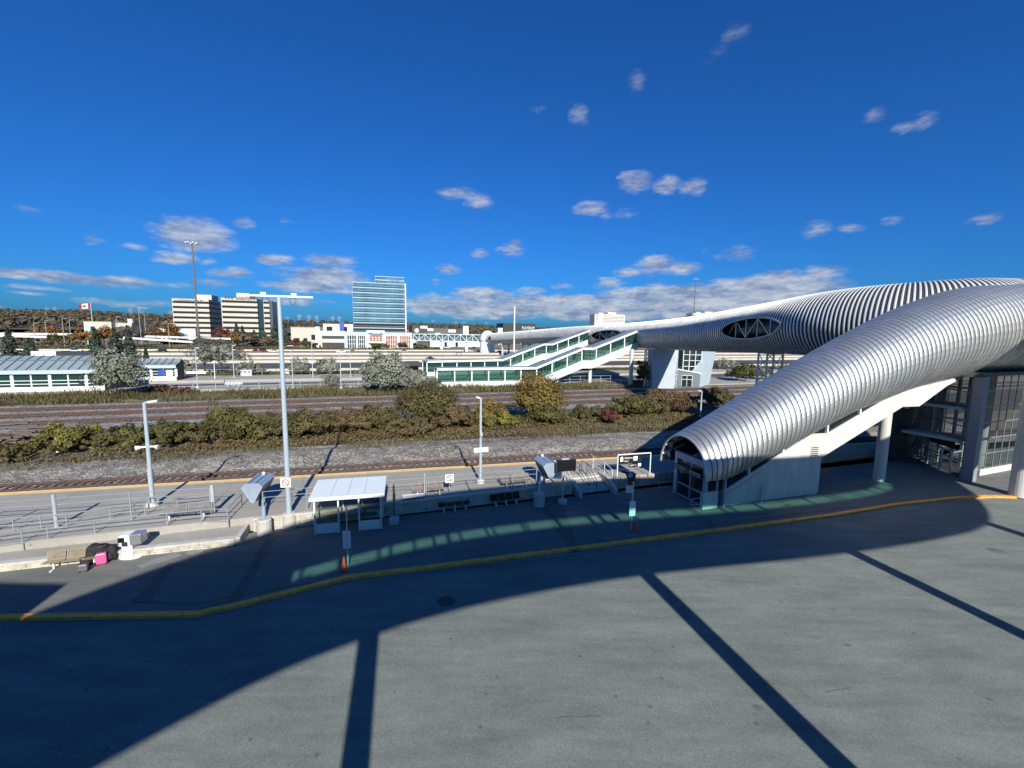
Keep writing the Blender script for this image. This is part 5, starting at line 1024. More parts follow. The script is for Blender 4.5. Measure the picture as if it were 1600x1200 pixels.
b=MB(); sbox(b,a_,c_,128.6,128.8,.7,3.2); b.build('back_panel',mat('shelter_back',(.10,.08,.075),.6,0,.3,1),t_); b=MB(); p=SN(P(632,585,125.8).dot(D),125.8,1.6); b.box(p,(1.2,.2,.6),ALPHA); b.build('yellow_panel',YEL,t_)
# ------------------------------------------------------------------ poles
def lamp_pole(label,base,h,r=.13,arms='side',mat_=POLEB,group=None,footing=True,name='lamp_pole',d=1):
    b0=Vector(base); t=thing(name,label,'lamp post',tuple(b0),group); b=MB(); b.cyl(b0,b0+up*h,r,r*.72,12); b.build('pole',mat_,t)
    if footing: b=MB(); b.lathe(b0,[(0,.28),(r*2.4,.28),(r*2.7,.2),(r*2.8,-.05)],12); b.build('footing',CONC,t)
    if arms=='side':
        b=MB(); c=b0+up*h; b.beam(c+D*.0,c+D*.45*d+up*.05,.1,.08); b.build('arm',mat_,t); b=MB(); a=c+D*.2*d+up*.03; e=c+D*.75*d+up*.1; b.beam(a,e,.26,.12); b.build('lamp_head',WHITE,t)
    if arms=='twin':
        b=MB(); c=b0+up*h; b.beam(c-D*1.9-up*.0,c+D*1.9,.2,.11); hd=b.build('cross_head',WHITE,t)
        for x in (-.75,.75): 
            b=MB(); k=12
            for i in range(k): a0=2*math.pi*i/k;a1=2*math.pi*(i+1)/k; b.beam(c+D*(x+.18*math.cos(a0))+up*(-.25+.22*math.sin(a0)),c+D*(x+.18*math.cos(a1))+up*(-.25+.22*math.sin(a1)),.03,.03)
            b.build('lowering_ring',DARK,t)
            b=MB(); b.box(c+D*x*1.1+up*.14,(.3,.2,.14),ALPHA); b.build('floodlight',GALV,t)
    if arms=='none': pass
    return t
pa=at(239,790,.9); tA=lamp_pole('slim pale pole with two horn speakers, left of the hooded display',pa,zat(pa,629)-.9,.14,'side',d=1)
zz=zat(pa,698)
for sg_ in (-1,1):
    b=MB(); c=pa-up*.9+up*zz; c=Vector((pa.x,pa.y,zz)); b.cyl(c+D*sg_*.12,c+D*sg_*.35-N*.05,.06,.06,8); b.cyl(c+D*sg_*.35-N*.05,c+D*sg_*.62-N*.1-up*.04,.07,.17,12); b.build('horn_speaker',WHITE,tA)
b=MB(); z2=zat(pa,745); b.box((pa.x-.05,pa.y+.02,z2),(.12,.3,.95),ALPHA); b.build('junction_box',POLEB,tA)
pb=at(453,824,0); tB=lamp_pole('tall pale blue lamp pole with a wide white cross head, standing by the white shelter',pb,zat(pb,463),.165,'twin',footing=False)
b=MB(); b.lathe(pb,[(0,1.0),(.33,1.0),(.40,.92),(.42,-.05)],4+12); b.build('footing',CONC,tB)
def roundsign(c,x,size,parent,z0=None):
    """white square plate with a red-brown barred ring"""
    b=MB(); X=Vector(x); nn=Vector((X.y,-X.x,0)); b.slab([c-X*size/2-up*size/2,c+X*size/2-up*size/2,c+X*size/2+up*size/2,c-X*size/2+up*size/2],nn*.03); pl=b.build('sign_plate',WHITE,parent)
    b=MB(); k=18; f_=c+nn*.045
    for i in range(k): a0=6.283*i/k;a1=6.283*(i+1)/k; q=size*.33; b.beam(f_+X*q*math.cos(a0)+up*q*math.sin(a0),f_+X*q*math.cos(a1)+up*q*math.sin(a1),size*.085,.012,up=nn)
    b.beam(f_+X*-size*.23+up*size*.23,f_+X*size*.23-up*size*.23,size*.085,.014,up=nn); b.build('barred_ring',mat('sign_red',(.26,.09,.09),.5,0,.05,2),pl); return pl
zz=zat(pb,752); roundsign(Vector((pb.x,pb.y,zz))+Vector((.0,-.24,0)),(1,0.1,0),.62,tB)
pc=at(750.6,754,.9); tC=lamp_pole('middle slim pale lamp pole carrying the white station name board',pc,zat(pc,622)-.9,.12,'side',d=-.5)
zz=zat(pc,702); c=Vector((pc.x,pc.y,zz)); b=MB(); b.box(c-N*.17,(1.15,.06,.36),ALPHA); nb=b.build('name_board',WHITE,tC); text('Pickering',c-N*.21-D*.42-up*.09,D,(0,0,1),.19,mat('sign_green',(.05,.28,.2),.5,0,.05,2),nb,maxw=.84)
zz=zat(pc,678); b=MB(); b.box(Vector((pc.x,pc.y,zz))-N*.16,(.2,.16,.3),ALPHA); b.build('junction_box',GALV,tC)
pd=at(1094,652,.3); lamp_pole('right slim pale lamp pole rising behind the ribbed tube mouth',pd,zat(pd,611)-.3,.14,'side',d=-1)
for k,(px,py,pt_,l,arms) in enumerate(((309,606,544,'platform lamp with a white cross board, just right of the small shelter','side'),(366,591,540,'platform lamp left of the grey cabinets','side'),(458,607,547,'island platform lamp just right of the tall lamp pole','none'),(489,590,536,'north platform lamp with a small box, second right of the tall pole','side'),(533,607,547,'island platform lamp right of the silver sapling','none'),(548,590,541,'north platform lamp left of the big silver shrub','none'))):
    b0=at(px,py,.5); t=lamp_pole(l,b0,zat(b0,pt_)-.5,.115,arms,GALV,'lamps on the north platforms',True,'platform_lamp')
    if k in (0,3,):
        zz=zat(b0,582 if k==0 else 566); b=MB(); b.box((b0.x,b0.y-.2,zz),(3.6 if k==0 else 1.0,.1,.5),ALPHA); b.build('cross_board',WHITE,t)
b0=at(803,560,.7); pl=lamp_pole('tall plain white pole crossing the far bridge tube',SN(P(803,560,133).dot(D),133,.7),zat(SN(P(803,560,133).dot(D),133),479)-.7,.28,'none',WHITE,None,False)
b0=at(336,592,.7); t=lamp_pole('short globe topped lamp by the fence',b0,zat(b0,568)-.7,.1,'none',WHITE,None,False); b=MB(); b.lathe(b0+up*(zat(b0,566)-.7),[(0,-.4),(.28,-.28),(.4,0),(.28,.28),(0,.4)],10); b.build('globe',WHITE,t)
def mast(label,px,n_,ptop,pbase,r=.4):
    b0=SN(P(px,540,n_).dot(D),n_,zt(n_)-.2); h=zat(b0,ptop)-b0.z; t=thing('highway_mast',label,'lamp mast',tuple(b0)); b=MB(); b.cyl(b0,b0+up*h,r,r*.5,10); b.build('pole',mat('weathered_brown_steel',(.13,.115,.10),.6,.4,.15,.3),t); c=b0+up*h
    for i in range(8):
        a=i*math.pi/4; v=Vector((math.cos(a),math.sin(a),0)); b=MB(); b.beam(c,c+v*1.5,.14,.14); b.lathe(c+v*1.9-up*.2,[(0,.4),(.35,.35),(.55,0),(.5,-.25),(0,-.3)],8); b.build('lamp_head',GALV,t)
    return t
mast('tall brown highway mast with a ring of lamps in front of the left office block',311,202.8,379,560,.45); mast('brown highway mast with a ring of lamps rising behind the footbridge',1081,300,436,0,.42)
# flag
b0=SN(P(144,500,430).dot(D),430,zt(430)); t=thing('flagpole','tall pole flying a large red and white maple leaf flag at the far left','flag',tuple(b0)); h=zat(b0,473)-b0.z; b=MB(); b.cyl(b0,b0+up*h,.3,.15,8); b.build('pole',GALV,t)
fw=P(144,480,430)-P(124,480,430); L=fw.length; X=-fw.normalized(); hh=L*.48; X=(X-up*.14).normalized(); RED=mat('flag_red',(.24,.02,.03),.7,0,.08,1)
def flagpt(u,v): return b0+up*(h-.3)+X*L*u-up*hh*v+N*1.3*math.sin(u*9)*u
for nm,u0,u1,m_ in (('red_band',0,.25,RED),('white_field',.25,.75,WHITE),('red_band',.75,1,RED)):
    b=MB(); k=8; vs=[]
    for i in range(k+1): u=u0+(u1-u0)*i/k; vs+=[flagpt(u,0),flagpt(u,1)]
    b.add(vs,[(2*i,2*i+1,2*i+3,2*i+2) for i in range(k)]); b.build(nm,m_,t)
leaf=[(.5,.92),(.5,.72),(.66,.76),(.63,.68),(.78,.5),(.72,.46),(.75,.3),(.63,.34),(.6,.28),(.54,.4),(.56,.18),(.53,.2),(.5,.08)]
leaf=leaf+[(1-u,v) for u,v in leaf[::-1][1:-1]]; b=MB(); b.sheet([flagpt(.25+.5*u,v)-N*.12 for u,v in leaf]); b.build('maple_leaf',RED,t)
# distant pylons and poles
for i,(px,n_,top) in enumerate(((5,1500,478),(75,1500,480),(88,1550,479),(205,1450,480),(220,1500,479),(268,1500,484),(449,1500,494),(468,1400,491),(483,1450,492),(495,1500,493),(520,1500,494),(530,1550,494),(677,1500,500),(712,1500,502),(725,1500,502),(760,1500,503))):
    b0=SN(P(px,500,n_).dot(D),n_,30); h=zat(b0,top)-30; t=thing('transmission_pylon','thin grey lattice pylon far off on the wooded skyline','pylon',tuple(b0),'pylons on the skyline'); b=MB(); w=5
    for sx,sy in ((-1,-1),(1,-1),(1,1),(-1,1)): b.beam(b0+Vector((sx*w,sy*w,0)),b0+Vector((sx*.6,sy*.6,h)),.6,.6)
    for f_ in (.8,.9): b.beam(b0+D*-7+up*h*f_,b0+D*7+up*h*f_,.6,.6)
    b.build('lattice',mat('pylon_grey',(.22,.24,.27),.6,.2,.1,1),t)
for i,(px,n_,top) in enumerate(((52,300,504),(70,310,500),(97,290,497),(108,300,499),(182,330,494),(218,290,480),(226,330,481),(262,292,505),(168,350,505))):
    b0=SN(P(px,500,n_).dot(D),n_,zt(n_)); h=zat(b0,top)-b0.z; t=thing('utility_pole','slim grey roadside pole beyond the highway at the left','pole',tuple(b0),'roadside poles beyond the highway'); b=MB(); b.cyl(b0,b0+up*h,.22,.14,6); b.build('shaft',mat('pole_grey_brown',(.25,.23,.21),.8,0,.15,1),t); b=MB(); b.beam(b0+up*(h-.4),b0+up*h+D*2.2,.15,.12); b.build('arm',GALV,t)
# ------------------------------------------------------------------ platform furniture
RAILM=mat('rail_steel',(.36,.40,.43),.45,.5,.1,3)
def railing(label,pts,h,rails,pr=.03,rr=.022,m=RAILM,name='railing',posts=None,group=None):
    """pts: 3-D base points; a post at each; rails at given heights"""
    t=thing(name,label,'railing',tuple(pts[0]),group)
    for i,p in enumerate(pts):
        if posts is not None and i not in posts: continue
        b=MB(); b.cyl(p,p+up*h,pr,n=8); b.lathe(p,[(pr*2.2,0),(pr*2.2,.03),(pr,.035)],8); b.build('post',m,t)
    for z in rails:
        b=MB()
        for a,c in zip(pts,pts[1:]): b.cyl(a+up*z,c+up*z,rr,n=6)
        b.build('rail',m,t)
    return t
def pl(l,z): return [at(x,y,z) for x,y in l]
railing('three rail ramp fence nearest the bus bay, ending at the square ramp corner',pl([(-60,874),(-22,868),(37,860),(77,854),(150,845),(263,833),(316,827),(357,825),(379,800)],.45),1.25,(1.23,.85,.45),.034,.028)
railing('middle ramp fence with three rails between the ramp and the platform',pl([(-58,852),(-12,846),(23,842),(66,838),(106,835),(174,823),(228,817),(279,808),(331,801)],.45),1.25,(1.23,.85,.45),.034,.028)
railing('higher two rail fence along the left half of the platform, behind the ramp',pl([(-70,834),(-10,830),(90,823),(206,812),(330,803)],.9),1.75,(1.72,1.35),.045,.025)
railing('high two rail fence along the right half of the platform, behind the white shelter',pl([(412,802),(480,795),(560,786),(666,777),(735,769),(801,765),(838,761)],.9),1.45,(1.43,1.05),.04,.022)
pz=at(666,777,.9); b=MB(); b.cyl(pz+Vector((-.12,.05,0)),pz+Vector((-.12,.05,1.75)),.05,n=8); tag(b.build('fence_post',GALV),'thick galvanised post beside the bench at the middle of the high fence','post')
pz=at(90,824,.9); b=MB(); b.cyl(pz+Vector((-.1,.05,0)),pz+Vector((-.1,.05,2.0)),.1,n=10); tag(b.build('fence_post',GALV),'thick galvanised post in the fence at the far left, near the wooden seats','post')
pz=at(330,803,.9); b=MB(); b.box(pz+Vector((.12,.05,.95)),(.18,.1,1.9),ALPHA); tag(b.build('fence_post',GALV),'broad flat galvanised post at the right end of the left platform fence','post')
# small prohibition plate on the fence
t=thing('prohibition_sign','white square prohibition plate hung on the fence between the two grey benches','sign',tuple(at(702.5,772,.9))); c=at(702.5,772,.9); zz=zat(c,747); roundsign(Vector((c.x,c.y-.06,zz)),WDIR,.62,t); b=MB(); b.cyl(c+up*.2,Vector((c.x,c.y,zz)),.025,n=6); b.build('post',GALV,t)
def bench(label,p,d,n,m,seatw=.56,legs=2,group=None,z=0,name='bench'):
    """row of n seats; p = left end, d along the row, seats face -perp(d)"""
    d=Vector(d).normalized(); f=Vector((d.y,-d.x,0)); t=thing(name,label,'bench',tuple(p),group)
    for i in range(n):
        a=p+d*(i*(seatw+.06)); b=MB(); k=9
        for j in range(k):
            u=j/(k-1); q=a+f*(.42-.42*u)+up*(.44-.05*u); b.beam(q+d*.02,q+d*(seatw-.02),.036,.02)
        for j in range(k):
            u=j/(k-1); q=a-f*(.02+.12*u)+up*(.44+.42*u); b.beam(q+d*.02,q+d*(seatw-.02),.02,.036)
        for x in (.02,seatw-.02): b.beam(a+d*x+f*.44+up*.44,a+d*x+up*.39,.03,.03); b.beam(a+d*x+up*.39,a+d*x-f*.15+up*.88,.03,.03)
        b.build('seat',m,t)
    L=n*(seatw+.06); b=MB(); b.beam(p+f*.2+up*.37,p+d*L+f*.2+up*.37,.07,.07); b.build('beam',WHITE if m is not GREYSEAT else GALV,t)
    for i in range(legs):
        q=p+d*L*(.16+.68*i/max(1,legs-1)); b=MB(); b.beam(q+f*.2,q+f*.2+up*.36,.08,.08); b.beam(q-f*.08+up*.02,q+f*.5+up*.02,.09,.05); b.build('leg',WHITE if m is not GREYSEAT else GALV,t)
    return t
u_=WDIR
bench('three tan lattice seats on white legs in the sun by the luggage',at(74,888,0),rdir,3,TAN,.78,2)
for i,(x,y,n,m_,z,l) in enumerate(((643,776,4,GREYSEAT,.9,'grey seats on the platform directly right of the white shelter, behind the fence'),(783,762,4,GREYSEAT,.9,'grey seats on the platform just left of the right hooded display'),(684,799,4,BLACK,0,'dark four seat bench in the shade below the wall, next to the black cabinet'),(766,790,4,BLACK,0,'dark four seat bench in the shade below the wall, nearest the right hooded display'))):
    bench(l,at(x,y,z)+Vector((0,.15,0)),u_,n,m_,.52,3 if m_ is BLACK else 2,'benches at the platform')
bench('grey seat row in front of the left platform fence end',at(255,812,.9),PED,4,mat('light_seat',(.2,.2,.2),.5,.2,.1,5),.62,2)
# cabinet
c=at(646,798,0); t=thing('waste_cabinet','black recycling cabinet with a white curved lid against the wall','bin',tuple(c)); b=MB(); b.box((c.x,c.y+.1,.5),(1.45,.55,1.0),R(19)); b.build('body',BLACK,t); b=MB(); b.box((c.x,c.y+.1,1.06),(1.55,.65,.12),R(19)); b.build('lid',WHITE,t,bevel=.05)
for k in (-.45,0,.45): b=MB(); b.box(Vector((c.x,c.y+.1,.62))+WDIR*k-WN*.285,(.3,.03,.5),R(19)); b.build('opening_panel',mat('bin_panel',(.06,.065,.075),.4,0,.1,3),t)
# white shelter
A=at(493,835,0); B=at(596,826,0); sd=(B-A); Lw_=sd.length; sd/=Lw_; sn=Vector((-sd.y,sd.x,0)); t=thing('bus_shelter','small white flat roofed glazed shelter at the platform wall','shelter',tuple(A))
sang=math.atan2(sd.y,sd.x); Ht=2.25; dp=1.75
for i,(u,v) in enumerate(((0,0),(.35,0),(.66,0),(1,0),(0,1),(.35,1),(.66,1),(1,1))):
    b=MB(); p=A+sd*Lw_*u+sn*dp*v; b.box((p.x,p.y,Ht/2),(.09,.09,Ht),sang); b.build('post',WHITE,t)
cs=[A-sd*.25-sn*.25+up*Ht,A+sd*(Lw_+.25)-sn*.25+up*Ht,A+sd*(Lw_+.25)+sn*(dp+.75)+up*(Ht+.22),A-sd*.25+sn*(dp+.75)+up*(Ht+.22)]
b=MB(); b.slab(cs,up*.2); rf=b.build('roof',mat('shelter_roof_pale',(.60,.68,.72),.5,.1,.06,.8),t,bevel=.01)
b=MB()
for u in (.25,.5,.75): a=A+sd*Lw_*u; b.beam(a-sn*.25+up*(Ht+.205),a+sn*(dp+.75)+up*(Ht+.425),.03,.02)
b.build('roof_joints',GALV,rf)
b=MB(); b.beam(cs[0]+up*.09-sn*.015,cs[1]+up*.09-sn*.015,.05,.23); b.build('fascia',WHITE,t)
for (u0,u1,v) in ((.02,.34,0),(.67,.98,0),(.02,.98,1)):
    b=MB(); p=A+sd*Lw_*(u0+u1)/2+sn*dp*v; b.box((p.x,p.y,.33),(Lw_*(u1-u0),.04,.62),sang); b.build('low_panel',WHITE,t)
    b=MB(); b.box((p.x,p.y,1.42),(Lw_*(u1-u0),.015,1.5),sang); b.build('pane',MATS.get('clear_pane') or glassmat('clear_pane',(.02,.025,.025),.85,tc=(.93,.97,.95)),t)
for u in (0.012,.988):
    b=MB(); p=A+sd*Lw_*u+sn*dp*.5; b.box((p.x,p.y,1.42),(.015,dp*.94,1.5),sang); b.build('pane',MATS['clear_pane'],t)
b=MB(); p=A+sd*Lw_*.5+sn*(dp-.3); b.box((p.x,p.y,.45),(Lw_*.8,.35,.06),sang); b.build('seat_board',GREYSEAT,t)
# hooded display pods
def pod(label,base,near,far,zn,post_to):
    c0=at(near[0],near[1],zn); c1=at(far[0],far[1],zn+.15); ax=(c1-c0); ax.z=0; ax.normalize(); rt=Vector((ax.y,-ax.x,0)); t=thing('hooded_display',label,'display board',tuple(base))
    prof=[(-.62,.28),(-.38,.52),(.38,.52),(.62,.28),(.1,-.75),(-.1,-.75)]; L=2.1
    b=MB(); b.slab([c0+rt*x+up*z for x,z in prof],ax*L); b.build('hood',PODM,t)
    for x in (-.2,.22): b=MB(); b.beam(c0+rt*x+up*.535,c0+ax*L+rt*x+up*.535,.04,.03); b.build('seam',DARK,t)
    for sg in (-1,1):
        b=MB(); a=c0+ax*.08; b.slab([a+rt*sg*.6+up*.22,a+ax*(L-.16)+rt*sg*.6+up*.22,a+ax*(L-.16)+rt*sg*.14+up*-.7,a+rt*sg*.14+up*-.7],rt*sg*.03); b.build('screen',SCREEN,t)
    b=MB(); e=c0+ax*.0; b.beam(e+rt*-.62+up*.28-ax*.012,e+rt*-.05+up*-.75-ax*.012,.05,.03); b.beam(e+rt*.62+up*.28-ax*.012,e+rt*.05+up*-.75-ax*.012,.05,.03); b.build('end_trim',GALV,t)
    b=MB(); m_=c0+ax*(L-.45); b.cyl(Vector((base.x,base.y,.9)),m_+up*-.6,.11,n=12); b.build('post',POLEB,t)
    b=MB(); b.lathe(base,[(0,1.0),(.36,1.0),(.42,.92),(.42,-.05)],16); b.build('pedestal',CONC,t)
    b=MB(); b.lathe(c0+ax*(L-.2)+up*.53,[(.1,0),(.1,.12),(0,.16)],8); b.build('beacon',WHITE,t)
    return t
p1=at(414,834,0); pod('left hooded blue grey display board on a round concrete pedestal, beside the tall lamp pole',p1,(394,768),(411,750),2.4,None)
p2=at(842,790,0); pod('right hooded blue grey display board on a round concrete pedestal, beside the black screen',p2,(861,734),(845,718),2.5,None)
# black screen on a post
c=at(879,786,0); t=thing('departure_screen','black rectangular screen on a grey post at the wall','display board',tuple(c)); zz=zat(c,727); b=MB(); b.box((c.x+.18,c.y,zz),(1.5,.22,.85),R(12)); b.build('screen',SCREEN,t,bevel=.02); b=MB(); b.cyl(c,Vector((c.x,c.y+.1,zz-.3)),.07,n=10); b.build('post',GALV,t); b=MB(); b.lathe(c,[(0,.3),(.3,.3),(.36,.2),(.36,-.05)],14); b.build('pedestal',CONC,t)
b=MB(); b.box((c.x+.1,c.y,zz+.5),(.6,.2,.1),R(12)); b.build('top_bracket',GALV,t)
# platform sign frame right of the steps
a=at(964,748,.9); c=at(1015,744,.9); fd=(c-a).normalized(); fn=Vector((-fd.y,fd.x,0)); t=thing('platform_sign','white tubular frame holding the black platform sign right of the steps','sign',tuple(a)); Hf=2.0
b=MB(); b.cyl(a,a+up*Hf,.05,n=8); b.build('post',WHITE,t); b=MB(); b.cyl(c,c+up*Hf,.05,n=8); b.build('post',WHITE,t); b=MB(); b.cyl(a+up*Hf,c+up*Hf,.05,n=8); b.build('top_bar',WHITE,t)
b=MB(); L=(c-a).length; b.slab([a+fd*.1+up*1.25,a+fd*L*.72+up*1.25,a+fd*L*.72+up*1.88,a+fd*.1+up*1.88],fn*.05); sg=b.build('board',BLACK,t)
o_=a-fn*.012; b=MB(); 
for x,z,w,h in ((.22,1.42,.26,.34),(.27,1.76,.16,.06)): b.slab([o_+fd*x+up*z,o_+fd*(x+w)+up*z,o_+fd*(x+w)+up*(z+h),o_+fd*x+up*(z+h)],-fn*.008)
b.build('train_symbol',sgt,sg); text('Platform',o_+fd*.6+up*1.62,fd,(0,0,1),.16,sgt,sg,maxw=.75); text('Door',o_+fd*.6+up*1.38,fd,(0,0,1),.13,sgt,sg,maxw=.5)
b=MB(); b.slab([o_+fd*1.42+up*1.45,o_+fd*1.78+up*1.45,o_+fd*1.78+up*1.8,o_+fd*1.42+up*1.8],-fn*.008); nb=b.build('number_plate',sgt,sg); text('3',o_-fn*.01+fd*1.52+up*1.5,fd,(0,0,1),.22,BLACK,nb)
b=MB(); b.slab([a+fd*1.05+up*.9,a+fd*L*.72+up*.9,a+fd*L*.72+up*1.2,a+fd*1.05+up*1.2],fn*.05); s2=b.build('lower_board',BLACK,t); strokes(o_+fd*1.1+up*1.0,fd,.6,.1,sgt,s2,11,.01)
b=MB(); b.slab([o_+fd*(L*.72-.3)+up*.93,o_+fd*(L*.72-.03)+up*.93,o_+fd*(L*.72-.03)+up*1.18,o_+fd*(L*.72-.3)+up*1.18],-fn*.008); b.build('symbol_plate',sgt,s2)
railing('sloped light railing panel on the left side of the steps',[WB(ST0-.5,-.3,.35),WB(ST0-.5,.8,.9),WB(ST0-.5,2.6,.9)],1.1,(1.08,.55),.03,.025,WHITE); railing('light railing on the right side of the steps, meeting the sign frame',[WB(ST1+.3,-.3,.6),WB(ST1+.3,.9,.9),WB(ST1+.3,2.8,.9)],1.1,(1.08,.55),.03,.025,WHITE)
b=MB(); gA=WB(ST0-2.6,.9,.95); b.slab([gA,gA+WDIR*1.9,gA+WDIR*1.9+up*1.1,gA+up*1.1],WN*.03); t=thing('glass_screen','pale mesh screen panel in a white frame left of the steps','screen',tuple(gA)); b.build('mesh_panel',mat('pale_mesh',(.42,.48,.52),.5,0,.1,3),t); b=MB()
for p_,q_ in ((0,0),(1.9,0)): b.beam(gA+WDIR*p_-up*.05,gA+WDIR*p_+up*1.2,.06,.06)
b.beam(gA+up*1.2,gA+WDIR*1.9+up*1.2,.06,.06); b.build('frame',WHITE,t)
# rough pale stones continuing in the shade
# bus stop poles with cones
def cone(label,p,h=.72):
    t=thing('traffic_cone',label,'traffic cone',tuple(p)); b=MB(); b.box((p.x,p.y,.025),(.4,.4,.05),.3); b.build('foot',mat('cone_foot',(.35,.05,.03),.6,0,.1,3),t); b=MB(); b.lathe(p,[(.17,.05),(.15,.08),(.035,h),(.02,h+.01),(0,h+.01)],16); b.build('cone_body',CONE,t,smooth=False); return t
q=at(537.5,891,0); cone('orange cone at the foot of the left bus stop pole',q,.78); q=q+Vector((.12,.25,0))
t=thing('bus_stop_pole','left thin bus stop pole with a narrow white plate, orange cone at its foot','bus stop',tuple(q)); h=zat(q,790); b=MB(); b.cyl(q,q+up*h,.04,n=8); b.build('pole',GALV,t); b=MB(); zz=(zat(q,829)+zat(q,856))/2; b.box((q.x,q.y-.06,zz),(.40,.04,zat(q,829)-zat(q,856)),.1); b.build('plate',mat('plate_white',(.66,.68,.72),.5,0,.05,2),t); b=MB(); b.box((q.x,q.y-.09,zz),(.05,.03,zat(q,829)-zat(q,856)),.1); b.build('plate_rib',GALV,t)
q=at(986,828,0); cone('small orange red cone right of the right bus stop pole',at(994,829,0),.6)
t=thing('bus_stop_pole','right bus stop pole with a black flag sign, blue disc and white timetable plate','bus stop',tuple(q)); h=zat(q,739); b=MB(); b.cyl(q,q+up*h,.045,n=8); b.build('pole',GALV,t); zz=zat(q,794); b=MB(); b.box((q.x,q.y-.07,zz),(.4,.05,zat(q,783)-zat(q,806)),.1); b.build('timetable_plate',mat('plate_white',(.66,.68,.72)),t)
b=MB(); k=10; poly=[]
for (x,z) in ((-.02,1.25),(-.02,0),(-.32,.25),(-.38,.75),(-.5,1.1),(-.85,1.2),(-.85,1.28)): poly.append(Vector((q.x+x,q.y,zat(q,768)+z*1.05)))
b.slab(poly,Vector((0,.05,0))); b.build('flag_sign',BLACK,t); b=MB(); zz=zat(q,742); b.cyl(Vector((q.x-.2,q.y-.05,zz)),Vector((q.x-.2,q.y+.03,zz)),.17,n=14); b.build('blue_disc',mat('sky_blue_disc',(.12,.36,.75),.4,0,.05,2),t); b=MB(); b.box((q.x-.25,q.y-.03,zat(q,764)),(.45,.04,.5),.1); b.build('route_plate',mat('plate_grey_blue',(.4,.47,.55),.5,0,.05,2),t); b=MB(); b.box((q.x+.02,q.y-.05,zat(q,745)),(.16,.14,.55),.1); b.build('pole_cap_box',BLACK,t)
q=at(616,818,0); t=thing('portable_sign','thin sign post on a grey square block right of the white shelter','sign',tuple(q)); b=MB(); b.prism([(q.x+x,q.y+y) for x,y in((-.28,-.25),(.28,-.25),(.28,.25),(-.28,.25))],0,.45); b.build('block',mat('block_grey',(.42,.45,.5),.8,0,.1,2),t,bevel=.03); b=MB(); b.cyl(q+up*.4,q+up*(zat(q,757)),.03,n=6); b.build('post',DARK,t); b=MB(); b.box((q.x,q.y,zat(q,770)),(.05,.3,1.0)); b.build('plate_edge',DARK,t)
# fare machine
q=at(205,869,0); t=thing('ticket_machine','white ticket machine with a grey steel hood on an oval base, beside the ramp wall','ticket machine',tuple(q)); b=MB(); k=20; b.prism([(q.x+.62*math.cos(6.283*i/k),q.y+.42*math.sin(6.283*i/k)) for i in range(k)],0,.07); b.build('base',WHITE,t)
b=MB(); b.box((q.x-.05,q.y,.4),(.5,.45,.75),.25); b.build('pedestal',WHITE,t,bevel=.02); hx=MB(); hx.box((q.x-.12,q.y,1.02),(.5,.62,.62),.25); hx.build('head',WHITE,t,bevel=.03); hx=MB(); hx.box((q.x+.38,q.y+.14,1.05),(.52,.66,.58),.25); hx.build('steel_hood',mat('brushed_steel',(.42,.44,.46),.3,.7,.1,5),t,bevel=.03)
b=MB(); b.box((q.x-.17,q.y-.33,1.08),(.3,.02,.28),.25); b.build('screen',SCREEN,t); b=MB(); b.box((q.x+.02,q.y-.36,.88),(.22,.1,.22),.25); b.build('tray',DARK,t,bevel=.02)
# luggage
def blob(name,c,size,m,parent,rz=0,seed=1,p=.7):
    me=bpy.data.meshes.new(name); bm_v=[];fs=[];nu,nv=20,12
    for j in range(nv+1):
        v=math.pi*j/nv-math.pi/2
        for i in range(nu):
            u=2*math.pi*i/nu; sp=lambda x:math.copysign(abs(x)**p,x); x=sp(math.cos(v))*sp(math.cos(u));y=sp(math.cos(v))*sp(math.sin(u));z=sp(math.sin(v)); k=1+.14*mnoise.noise(Vector((x*1.7+seed,y*1.7,z*1.7))); X,Y=x*size[0]/2*k,y*size[1]/2*k; bm_v.append((c[0]+X*math.cos(rz)-Y*math.sin(rz),c[1]+X*math.sin(rz)+Y*math.cos(rz),c[2]+z*size[2]/2*k))
    for j in range(nv):
        for i in range(nu): fs.append((j*nu+i,j*nu+(i+1)%nu,(j+1)*nu+(i+1)%nu,(j+1)*nu+i))
    b=MB(); b.v=bm_v;b.f=fs; return b.build(name,m,parent,smooth=True)
q=at(150,880,0)
t=thing('duffel_bag','large black duffel bag leaning on the last tan seat','bag',(q.x-.1,q.y+.25,0)); blob('body',(q.x-.1,q.y+.28,.62),(1.0,.55,.62),FABRIC,t,.3,2); blob('side_pocket',(q.x-.25,q.y+.02,.5),(.5,.25,.34),FABRIC,t,.3,3)
b=MB(); 
for i in range(8): a0=math.pi*i/8;a1=math.pi*(i+1)/8; b.cyl((q.x-.1+.3*math.cos(a0),q.y+.2,.85+.18*math.sin(a0)),(q.x-.1+.3*math.cos(a1),q.y+.2,.85+.18*math.sin(a1)),.025,n=5)
b.build('strap',BLACK,t)
t=thing('backpack','black backpack standing at the right of the luggage pile','backpack',(q.x+.62,q.y+.35,0)); blob('body',(q.x+.62,q.y+.35,.45),(.42,.36,.85),FABRIC,t,.2,7); blob('front_pocket',(q.x+.62,q.y+.15,.33),(.3,.16,.4),FABRIC,t,.2,9)
t=thing('soft_bag','small slumped black bag on the ground in front of the seats','bag',(q.x-.35,q.y-.1,0)); blob('body',(q.x-.35,q.y-.12,.2),(.55,.4,.42),FABRIC,t,.1,12); b=MB(); b.cyl((q.x-.5,q.y-.2,.38),(q.x-.2,q.y-.2,.42),.025,n=5); b.build('handle',BLACK,t)
